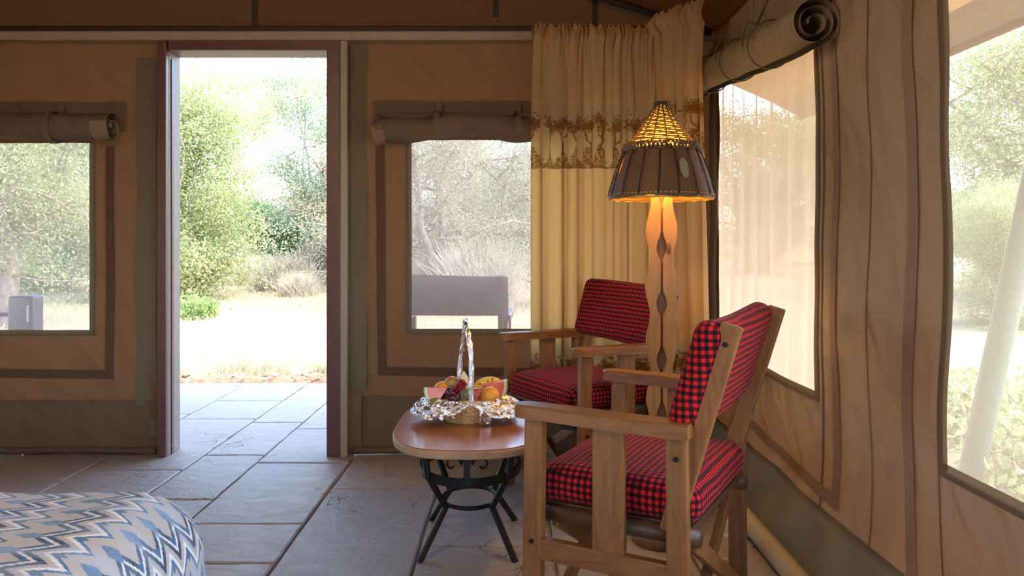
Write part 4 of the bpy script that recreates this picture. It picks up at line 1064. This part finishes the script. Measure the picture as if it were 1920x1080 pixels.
c2 = make_curtain('curtain', 'narrow cream curtain with tree print hung across the tent corner', [(.665, 3.60), (.735, 3.47), (.832, 3.335)], 2.105, .20, 4.2, .026, .75, 23,
                  [(1.44, 1.73, True, 4), (.20, .62, True, 13)], lean=(.035, .01))
# sheer behind window_3
ys = np.linspace(2.50, 4.02, 260); zs = np.linspace(.50, 1.95, 40)
V = np.array([(1.055 + .014 * sin(34 * y + .8 * sin(5 * y)) * (.5 + .5 * (1.95 - z)) + .006 * sin(71 * y + 2 * z), y, z - .02 * (3.2 - y) * (1 - (z - .5) / 1.45)) for z in zs for y in ys])
jj, ii = np.mgrid[0:39, 0:259]; a0 = jj * 260 + ii
shc = np_mesh('sheer_curtain', V, np.stack([a0, a0 + 1, a0 + 261, a0 + 260], -1).reshape(-1, 4), 'sheer', None, True)
tag(shc, 'sheer beige curtain hanging outside the tall mesh window', 'curtain')

# ------------------------------------------------------------------ bed
bed = empty('bed', (-1.46, .4, 0)); tag(bed, 'bed with blue and beige zigzag patterned spread', 'bed')
BXR, BYF, BZT, BRD = -.605 + 1.46, 1.62 - .4, .562, .125
A0, B0 = BXR - BRD, BYF - BRD; DMAX = BRD * pi / 2 + (BZT - BRD - .03)
aa = np.concatenate([np.linspace(-1.5, .1, 30), np.linspace(.11, A0 + DMAX, 190)]); bb = np.concatenate([np.linspace(-1.4, .0, 24), np.linspace(.008, B0 + DMAX, 230)])
AA, BB_ = np.meshgrid(aa, bb)
ax_, by_ = np.maximum(0, AA - A0), np.maximum(0, BB_ - B0); d = np.hypot(ax_, by_); dc = np.minimum(d, DMAX); sd_ = np.where(d > 1e-9, d, 1)
ux, uy = ax_ / sd_, by_ / sd_
th = np.minimum(dc / BRD, pi / 2); outw = BRD * np.sin(th); drop = BRD * (1 - np.cos(th)) + np.maximum(0, dc - BRD * pi / 2)
fl = np.maximum(0, dc - BRD * pi / 2); angc = np.arctan2(by_, ax_ + 1e-9)
flare = fl * .06 + fl * .05 * np.sin(angc * 9) * (np.minimum(ax_, by_) > 0) + fl * .022 * np.sin(BB_ * 16 + AA) * (by_ <= 0) + fl * .022 * np.sin(AA * 16) * (ax_ <= 0)
Xb = np.minimum(AA, A0) + ux * (outw + flare); Yb = np.minimum(BB_, B0) + uy * (outw + flare)
wr_ = .006 * np.sin(AA * 7 + BB_ * 4) + .005 * np.sin(BB_ * 11 - AA * 3) + .004 * np.sin(AA * 17 + BB_ * 13) * (d < .1)
crown = -.030 * np.clip((np.minimum(AA, A0) - .2) / .6, 0, 1) ** 2 * 0
Zb = BZT - drop + wr_ + crown
NVb, NUb = AA.shape; jj, ii = np.mgrid[0:NVb - 1, 0:NUb - 1]; a0 = jj * NUb + ii
np_mesh('bedspread', np.stack([Xb, Yb, Zb], -1).reshape(-1, 3), np.stack([a0, a0 + 1, a0 + NUb + 1, a0 + NUb], -1).reshape(-1, 4), 'bedspread', bed, True, uv=np.stack([AA, BB_], -1).reshape(-1, 2))
MB().box((-.35, -.30, .33), (2.1, 2.75, .38), ch=.05).build('mattress', 'plastic_white', bed)
MB().box((-.35, -.30, .09), (2.1, 2.7, .12), ch=.01).build('bed_base', 'chair_wood_dark', bed)

# ------------------------------------------------------------------ socket and cable by the wall foot
so = empty('power_socket', (.79, 2.79, 0)); tag(so, 'white power socket block with plug on the floor by the ground pole', 'socket')
so.rotation_euler = (0, 0, .25)
MB().box((0, 0, .006), (.085, .10, .012), ch=.003).build('plate', 'plastic_white', so)
MB().box((-.008, .0, .032), (.058, .062, .042), ch=.006).build('socket_box', 'plastic_white', so)
MB().box((-.008, -.04, .026), (.030, .022, .026), ch=.004).build('plug', 'plastic_white', so)
cp = [(.785, 2.742, .024), (.80, 2.66, .012), (.785, 2.58, .006), (.74, 2.545, .006), (.68, 2.545, .006), (.635, 2.62, .006), (.65, 2.74, .006), (.69, 2.82, .006), (.66, 2.86, .006), (.60, 2.80, .010)]
cb = bpy.data.curves.new('cable', 'CURVE'); cb.dimensions = '3D'; cb.bevel_depth = .0035; cb.bevel_resolution = 2
sp = cb.splines.new('NURBS'); sp.points.add(len(cp) - 1); sp.use_endpoint_u = True; sp.order_u = 4
for q, p in zip(sp.points, cp): q.co = (*p, 1)
tmp = bpy.data.objects.new('tmp', cb); COL.objects.link(tmp); dg = bpy.context.evaluated_depsgraph_get(); me = bpy.data.meshes.new_from_object(tmp.evaluated_get(dg)); bpy.data.objects.remove(tmp)
me.materials.clear(); me.materials.append(M['cable']); co = bpy.data.objects.new('power_cable', me); COL.objects.link(co); tag(co, 'cream power cable looping over the floor from the socket to the lamp', 'cable')

# ------------------------------------------------------------------ fill lantern added under the ridge, out of frame, to brighten the room
ln = empty('fill_lantern', (-1.2, .55, 2.25)); tag(ln, 'added fill lantern hung unseen from the tent ridge above the bed foot', 'lamp')
MB().lathe([(.0, .0), (.06, .0), (.085, .03), (.085, .16), (.05, .20), (.0, .20)], 24).build('glass', 'fill_lantern_glow', ln, True)
MB().lathe([(.0, .20), (.09, .20), (.02, .26), (.0, .26)], 24).build('cap', 'black_metal', ln, True)
MB().tube([(0, 0, .25), (0, 0, roof_z(RIDGE_X) - 2.25 - .03)], .004, 6).build('hanger', 'black_metal', ln)
ld2 = bpy.data.lights.new('fill_light', 'POINT'); ld2.energy = FILL_W; ld2.color = (1.0, .70, .42); ld2.shadow_soft_size = .12
lo2 = bpy.data.objects.new('fill_light', ld2); COL.objects.link(lo2); lo2.parent = ln; lo2.location = (0, 0, -.16)

# ------------------------------------------------------------------ outdoors: ground
def gz(x, y):
    r = math.hypot(x * .8, y); z = -.05 + .02 * max(0, r - 8)
    if r > 30: z += .01 * (r - 30)
    return z + .03 * smooth_noise(x * .35, y * .35, 2) * min(1, max(0, (r - 5) / 6))
gxs = sorted(set(lin(-70, -10, 16) + lin(-10, 10, 41) + lin(10, 70, 16))); gys = sorted(set(lin(-30, 4, 14) + lin(4, 24, 41) + lin(24, 110, 20)))
ground = MB().grid(lambda x, y: (x, y, gz(x, y)), gxs, gys).build('ground', 'ground', None, True); tag(ground, 'dry straw-coloured ground around the tent', kind='structure')
# low bank of soil and stones along the patio edge
sb = empty('soil_bank', (-1.0, 5.92, 0)); tag(sb, 'low bank of reddish soil along the patio edge', 'soil', kind='structure')
srng = random.Random(12)
MB().grid(lambda x, k: (x, -.13 + .36 * k, -.07 + (.085 + .05 * math.exp(-((x + .05) / .45) ** 2) + .02 * smooth_noise(x * 5, k * 4, 1)) * sin(pi * k) ** .8 + .012 * srng.uniform(-1, 1)), axis(-3.2, 3.2, .03), lin(0, 1, 12)).build('soil', 'threshold_soil', sb)
for i in range(110):
    x = srng.uniform(-2.6, 1.2); r = srng.uniform(.010, .032)
    MB().ball((x, srng.uniform(-.10, .12), .012 + srng.uniform(0, .03)), (r, r * .8, r * .6), 7, 5, rot=Euler((0, 0, srng.uniform(0, 3)))).build('stone', 'stone_pale' if i % 3 else 'threshold_soil', sb)

# dry grass: nobody could count it
def blades(n, xf, yf, hmin, hmax, mat, name, label, cat, seed, wide=.006):
    r = np.random.default_rng(seed); x = xf(r, n); y = yf(r, n)
    z = np.array([gz(a, b) for a, b in zip(x, y)]); h = r.uniform(hmin, hmax, n); a = r.uniform(0, 2 * pi, n); lean = r.normal(0, .45, (n, 2)) * h[:, None]
    dx, dy = np.cos(a) * wide, np.sin(a) * wide
    V = np.empty((n, 3, 3), dtype=np.float32)
    V[:, 0] = np.stack([x - dx, y - dy, z - .01], -1); V[:, 1] = np.stack([x + dx, y + dy, z - .01], -1); V[:, 2] = np.stack([x + lean[:, 0], y + lean[:, 1], z + h], -1)
    o = np_mesh(name, V.reshape(-1, 3), np.arange(n * 3).reshape(-1, 3), mat); return tag(o, label, cat, kind='stuff')
blades(60000, lambda r, n: r.uniform(-9, 4, n), lambda r, n: 6.1 + r.uniform(0, 1, n) ** 1.5 * 16, .02, .10, 'straw', 'dry_grass', 'short dry straw grass covering the clearing', 'grass', 3, .007)
blades(2600, lambda r, n: np.repeat(r.uniform(-3.0, 1.0, 65), 40)[:n] + r.normal(0, .03, n), lambda r, n: np.repeat(r.uniform(6.05, 6.7, 65), 40)[:n] + r.normal(0, .03, n), .05, .17, 'leaf_dry', 'weed_tufts', 'thin dry weeds growing behind the soil bank', 'grass', 4, .004)

# ------------------------------------------------------------------ trees and shrubs
def gen_tree(seed, stems, height, spread, n1, n2, leaves, leaf, r0, low=.25, droop=.0, stem_lean=.5, jitter=.14, wig=.06):
    r = np.random.default_rng(seed); wood_b = []; tips = []
    def branch(p, d, L, rad, lv, n=6):
        pts = [np.array(p)]; d = np.array(d) / np.linalg.norm(d)
        for i in range(n):
            d = d + r.normal(0, .16 + .05 * lv, 3); d[2] += (.05 if lv < 2 else -.03) - droop * lv * .09; d /= np.linalg.norm(d); pts.append(pts[-1] + d * L / n)
        wood_b.append((np.array(pts), rad)); return pts, d
    for s_ in range(stems):
        a = 2 * pi * s_ / stems + r.uniform(-.4, .4); ln_ = stem_lean * r.uniform(.5, 1.2) if stems > 1 else .12
        d0 = (cos(a) * ln_, sin(a) * ln_, 1.0)
        p0 = (cos(a) * r0 * 1.2 * (stems > 1), sin(a) * r0 * 1.2 * (stems > 1), -.15)
        pts, _ = branch(p0, d0, height * r.uniform(.65, .95), r0, 0, 9)
        for k in range(n1):
            t_ = low + (1 - low) * (k + r.uniform(0, 1)) / n1; i = min(len(pts) - 1, int(t_ * (len(pts) - 1)) + 0); p = pts[i]
            a2 = r.uniform(0, 2 * pi); L1 = spread * r.uniform(.5, 1.0) * (1.1 - .55 * t_); up = r.uniform(.05, .75)
            q, _ = branch(p, (cos(a2), sin(a2), up), L1, r0 * .40 * (1.1 - .6 * t_), 1, 6)
            for k2 in range(n2):
                j = r.integers(1, len(q)); a3 = r.uniform(0, 2 * pi)
                w, _ = branch(q[j], (cos(a3), sin(a3), r.uniform(-.2, .8)), spread * r.uniform(.18, .42), r0 * .13, 2, 4)
                tips.extend(w[1:])
            tips.extend(q[3:])
    V = []; Fc = []; o = 0
    for pts, rad in wood_b:
        n = len(pts); k = 5 if rad > r0 * .5 else 3
        for i in range(n):
            dd = pts[min(i + 1, n - 1)] - pts[max(i - 1, 0)]; dd /= np.linalg.norm(dd) + 1e-9; e1 = np.cross(dd, (0.3, .9, .2)); e1 /= np.linalg.norm(e1); e2 = np.cross(dd, e1); rr_ = rad * (1 - .78 * i / (n - 1)) + .002
            for q in range(k): V.append(pts[i] + rr_ * (cos(2 * pi * q / k) * e1 + sin(2 * pi * q / k) * e2))
        for i in range(n - 1):
            for q in range(k): Fc.append((o + i * k + q, o + i * k + (q + 1) % k, o + (i + 1) * k + (q + 1) % k, o + (i + 1) * k + q))
        o += n * k
    tips = np.array(tips); idx = r.integers(0, len(tips), leaves); c = tips[idx] + r.normal(0, jitter, (leaves, 3))
    c[:, 2] = np.maximum(c[:, 2], .03)
    d1 = r.normal(0, 1, (leaves, 3)); d1 /= np.linalg.norm(d1, axis=1)[:, None]; d2 = np.cross(d1, r.normal(0, 1, (leaves, 3))); d2 /= np.linalg.norm(d2, axis=1)[:, None] + 1e-9
    sz = leaf * r.uniform(.6, 1.4, leaves)[:, None]
    LV = np.stack([c - d1 * sz, c + d2 * sz * .42, c + d1 * sz, c - d2 * sz * .42], 1).reshape(-1, 3)
    LF = np.arange(leaves * 4).reshape(-1, 4)
    return np.array(V), np.array(Fc), LV, LF
def make_tree(name, label, cat, loc, params, leafmat, woodmat='bark', group=None, rz=0.0, sc=1.0):
    e = empty(name, loc, rz); e.scale = (sc,) * 3; tag(e, label, cat, group)
    V, Fc, LV, LF = gen_tree(**params)
    np_mesh('branches', V, Fc, woodmat, e, True); f = np_mesh('foliage', LV, LF, leafmat, e); f['kind'] = 'stuff'; return e
def at(px, D, dz=0.0):
    x = (px - 960) * D / F_PX; return (x, D, gz(x, D) + dz)
def again(src, loc, rz, sc, label, group=None):
    c = copy_tree(src); c.location = loc; c.rotation_euler = (0, 0, rz); c.scale = (sc,) * 3; c['label'] = label
    if group: c['group'] = group
    return c
# big bright shrub left of the view through the doorway
bushA = make_tree('leafy_bush', 'tall bright green bush filling the left side of the doorway view', 'bush', at(312, 13.2), dict(seed=1, stems=10, height=5.3, spread=1.75, n1=10, n2=7, leaves=110000, leaf=.028, r0=.032, low=.04, stem_lean=.26, jitter=.14), 'leaf_bright')
bushB = make_tree('leafy_bush', 'grey-green thorn bush rising behind the brush pile', 'bush', at(668, 21), dict(seed=2, stems=9, height=7.4, spread=2.6, n1=10, n2=7, leaves=90000, leaf=.040, r0=.05, low=.08, stem_lean=.35, jitter=.17), 'leaf_grey')
treeC = make_tree('thorn_tree', 'forked thorn tree with pale trunk outside the mesh window by the bed', 'tree', at(18, 9.6), dict(seed=3, stems=1, height=3.6, spread=2.4, n1=13, n2=8, leaves=40000, leaf=.022, r0=.14, low=.30, jitter=.14), 'leaf_bright')
bushD = make_tree('leafy_bush', 'dense dark green bush between the two larger bushes', 'bush', at(545, 24), dict(seed=4, stems=7, height=2.8, spread=1.7, n1=7, n2=6, leaves=42000, leaf=.036, r0=.05, low=.04, stem_lean=.5, jitter=.15), 'leaf_dark')
treeE = make_tree('thorn_tree', 'wide thorn tree with drooping twigs beyond the patio chair', 'tree', at(850, 12.5), dict(seed=5, stems=3, height=3.9, spread=2.6, n1=9, n2=8, leaves=36000, leaf=.022, r0=.10, low=.25, droop=.5, stem_lean=.45, jitter=.12), 'leaf_dry')
bushF = make_tree('leafy_bush', 'young lush green sapling at the foot of the bright bush', 'bush', at(368, 10.4), dict(seed=6, stems=7, height=.50, spread=.34, n1=5, n2=3, leaves=2600, leaf=.028, r0=.010, low=.05, stem_lean=.6, jitter=.05), 'leaf_lush')
treeG = make_tree('thorn_tree', 'broad green tree standing beyond the guy pole', 'tree', (9.5, 13.5, gz(9.5, 13.5)), dict(seed=7, stems=4, height=5.4, spread=3.4, n1=9, n2=8, leaves=70000, leaf=.038, r0=.14, low=.16, stem_lean=.4, jitter=.2), 'leaf_bright')
again(bushA, (-9.0, 14.5, gz(-9, 14.5)), 1.3, 1.0, 'bright green bush behind the forked thorn tree')
again(bushA, (-12.2, 17.5, gz(-12.2, 17.5)), 2.4, 1.1, 'bright green bush furthest to the side of the forked thorn tree')
again(bushB, at(905, 19.5), .7, .66, 'grey-green bush behind the drooping thorn tree')
again(bushD, at(960, 23), 1.9, 1.0, 'dense dark green bush behind the leaning trunk')
again(treeE, at(740, 15.5), 2.2, 1.05, 'thorn tree with drooping twigs behind the patio chair back')
again(treeG, (6.8, 21, gz(6.8, 21)), 1.1, .95, 'broad green tree seen through the sheer curtain')
again(treeG, (15.5, 17.5, gz(15.5, 17.5)), 2.6, 1.1, 'broad green tree behind the one beyond the guy pole')
again(bushB, (11.0, 25, gz(11, 25)), 2.0, .8, 'grey-green bush far behind the broad green trees')
again(bushA, (6.2, 9.6, gz(6.2, 9.6)), .4, .45, 'low bright bush on the open ground beside the tent')
TH = 'bushes of the far thicket'
for k, (x, y, src, s) in enumerate(((-22, 30, bushB, 1.1), (-17, 33, bushA, 1.2), (-12, 31, bushB, 1.0), (-8.5, 34, bushB, .95), (-5.0, 36, bushD, 1.2), (-1.5, 33, bushD, 1.3), (2.0, 34, bushB, 1.0), (6, 36, bushA, 1.2), (12, 35, bushB, 1.2), (18, 31, bushA, 1.3), (23, 26, bushB, 1.2), (26, 19, bushA, 1.3), (-26, 24, bushA, 1.2), (20, 40, bushB, 1.4))):
    again(src, (x, y, gz(x, y)), k * 1.9, s * (.95 if src is bushD else .55), 'far bush in the thicket that closes the clearing', TH)
# leaning dead trunk seen beside the curtain
lt = empty('leaning_trunk', at(958, 22)); tag(lt, 'bare leaning tree trunk standing beyond the patio chair', 'tree')
MB().tube([(0, 0, -.1), (.12, 0, .35), (.30, .1, .9), (.62, .2, 1.8), (.95, .2, 3.0), (1.0, .3, 4.0)], [.17, .15, .14, .12, .09, .04], 9).build('trunk', 'bark', lt, True)
for k, (z, dx, dy, L) in enumerate(((1.9, -.8, .2, 1.4), (2.4, .9, -.2, 1.5), (2.9, -.7, -.3, 1.6), (3.4, .5, .4, 1.2), (2.1, .7, .3, 1.3))):
    b0 = Vector((.62 + (z - 1.8) * .27, .2, z)); MB().tube([b0, b0 + Vector((dx * L * .5, dy, .5 * L)), b0 + Vector((dx * L, dy * 1.6, .75 * L))], [.05, .03, .008], 6).build('branch', 'bark', lt, True)
# dry brush: pale shrubs and the pile of cut branches
def stick_thing(name, label, loc, n, rx, ry, rz_, L, rad, mat, seed, upright=False, group=None, cat='shrub'):
    e = empty(name, loc); tag(e, label, cat, group); r = np.random.default_rng(seed); V = []; Fc = []
    for i in range(n):
        if upright: p = np.array([r.normal(0, rx * .3), r.normal(0, ry * .3), -.02]); d = np.array([r.normal(0, .45), r.normal(0, .45), 1.0])
        else:
            u_ = r.normal(0, .42, 2); p = np.array([u_[0] * rx, u_[1] * ry, rz_ * max(.03, 1 - (u_ ** 2).sum()) * r.uniform(.05, 1)]); d = r.normal(0, 1, 3); d[2] *= .35
        d /= np.linalg.norm(d); l = L * r.uniform(.4, 1.1)
        pts = [p if upright else p - d * l / 2]
        for q in range(3): d = d + r.normal(0, .14, 3); d /= np.linalg.norm(d); pts.append(pts[-1] + d * l / 3)
        o = len(V); e1 = np.cross(d, (.2, .3, .9)); e1 /= np.linalg.norm(e1); e2 = np.cross(d, e1)
        for j, p_ in enumerate(pts):
            rr_ = rad * r.uniform(.8, 1.2) * (1 - .22 * j)
            for q in range(3): V.append(p_ + rr_ * (cos(2.094 * q) * e1 + sin(2.094 * q) * e2))
        for j in range(3):
            for q in range(3): Fc.append((o + j * 3 + q, o + j * 3 + (q + 1) % 3, o + j * 3 + 3 + (q + 1) % 3, o + j * 3 + 3 + q))
    f = np_mesh('twigs', np.array(V), np.array(Fc), mat, e); f['kind'] = 'stuff'; return e
stick_thing('brush_pile', 'heap of cut dry branches below the grey-green bush', at(606, 17.5), 900, 1.1, .8, .85, 1.1, .012, 'twig', 21, cat='brush')
s1 = stick_thing('dry_shrub', 'pale dry straw shrub in front of the brush pile', at(530, 15.6), 2600, .75, .6, .3, .75, .005, 'twig_pale', 22, True)
s2 = stick_thing('dry_shrub', 'feathery dry grass clump behind the patio chair', at(905, 11.8), 2200, .5, .4, .3, 1.15, .005, 'twig_pale', 23, True)
c = again(s1, at(478, 17), 1.0, .9, 'pale dry shrub at the edge of the bright bush')
c = again(s1, at(560, 14.2), 2.0, .62, 'low dry tuft growing out of the straw clearing')
c = again(s2, at(800, 12.6), 2.0, .8, 'feathery dry grass clump under the drooping thorn tree')
# leafy flowering plants just outside the wide window
def leafy(name, label, loc, n, rad, h, leaf, seed, flowers=0):
    e = empty(name, loc); tag(e, label, 'plant', 'flowering plants outside the wide mesh window'); r = np.random.default_rng(seed); m = MB()
    for i in range(10):
        a = r.uniform(0, 6.28); q = r.uniform(.2, 1) * rad; m.tube([(0, 0, 0), (q * .5 * cos(a), q * .5 * sin(a), h * .6), (q * cos(a), q * sin(a), h * r.uniform(.6, 1))], .004, 4)
    m.build('stems', 'twig', e)
    c = r.normal(0, rad * .5, (n, 3)); c[:, 2] = np.abs(r.uniform(0, 1, n)) * h
    d1 = r.normal(0, 1, (n, 3)); d1 /= np.linalg.norm(d1, axis=1)[:, None]; d2 = np.cross(d1, r.normal(0, 1, (n, 3))); d2 /= np.linalg.norm(d2, axis=1)[:, None]; s = leaf * r.uniform(.6, 1.3, (n, 1))
    f = np_mesh('foliage', np.stack([c - d1 * s, c + d2 * s * .5, c + d1 * s, c - d2 * s * .5], 1).reshape(-1, 3), np.arange(n * 4).reshape(-1, 4), 'leaf_bright', e); f['kind'] = 'stuff'
    if flowers:
        m = MB()
        for i in range(flowers): m.ball((r.normal(0, rad * .5), r.normal(0, rad * .5), h * r.uniform(.5, 1.05)), (.016, .016, .010), 6, 4)
        g = m.build('flowers', 'flower', e); g['kind'] = 'stuff'
    return e
lf = leafy('flowering_plant', 'leafy plant with pale flowers outside the wide mesh window', (2.05, 2.95, -.05), 1500, .34, .42, .026, 31, 40)
for k, (x, y, s) in enumerate(((2.45, 3.45, 1.05), (1.95, 2.35, .9), (2.75, 2.9, 1.1), (3.2, 3.9, 1.1), (2.5, 4.3, .9))):
    c = copy_tree(lf); c.location = (x, y, -.05); c.rotation_euler = (0, 0, k * 1.3 + 1); c.scale = (s,) * 3

# ------------------------------------------------------------------ lantern on a side table on the patio
pt_ = empty('patio_table', (-2.98, 4.72, 0)); tag(pt_, 'small pale patio table outside the mesh window by the bed', 'table')
MB().box((0, 0, .462), (.42, .42, .026), ch=.006).build('top', 'table_pale', pt_)
for sx in (-1, 1):
    for sy in (-1, 1): MB().box((sx * .17, sy * .17, .225), (.035, .035, .45), ch=.003).build('leg', 'chair_wood_dark', pt_)
lt2 = empty('patio_lantern', (-2.955, 4.70, .475)); tag(lt2, 'dark box-shaped lantern with a side arm on the pale patio table', 'lantern')
rounded_box(MB(), .078, .06, .128, .02, n=3, c=(0, 0, .128)).build('housing', 'lantern_grey', lt2, True)
MB().box((0, 0, .006), (.20, .14, .012), ch=.004).build('foot_plate', 'table_pale', lt2)
MB().tube([(-.07, 0, .14), (-.16, 0, .138), (-.30, .02, .15)], [.010, .016, .018], 10).build('side_arm', 'lantern_grey', lt2, True)
MB().box((.05, -.062, .15), (.012, .006, .10), ch=.002).build('trim_bar', 'table_pale', lt2)

# ------------------------------------------------------------------ light bounces
scene.cycles.max_bounces = 10; scene.cycles.diffuse_bounces = 5; scene.cycles.transmission_bounces = 6; scene.cycles.transparent_max_bounces = 12
scene.cycles.sample_clamp_indirect = 6.0; scene.cycles.caustics_reflective = False; scene.cycles.caustics_refractive = False
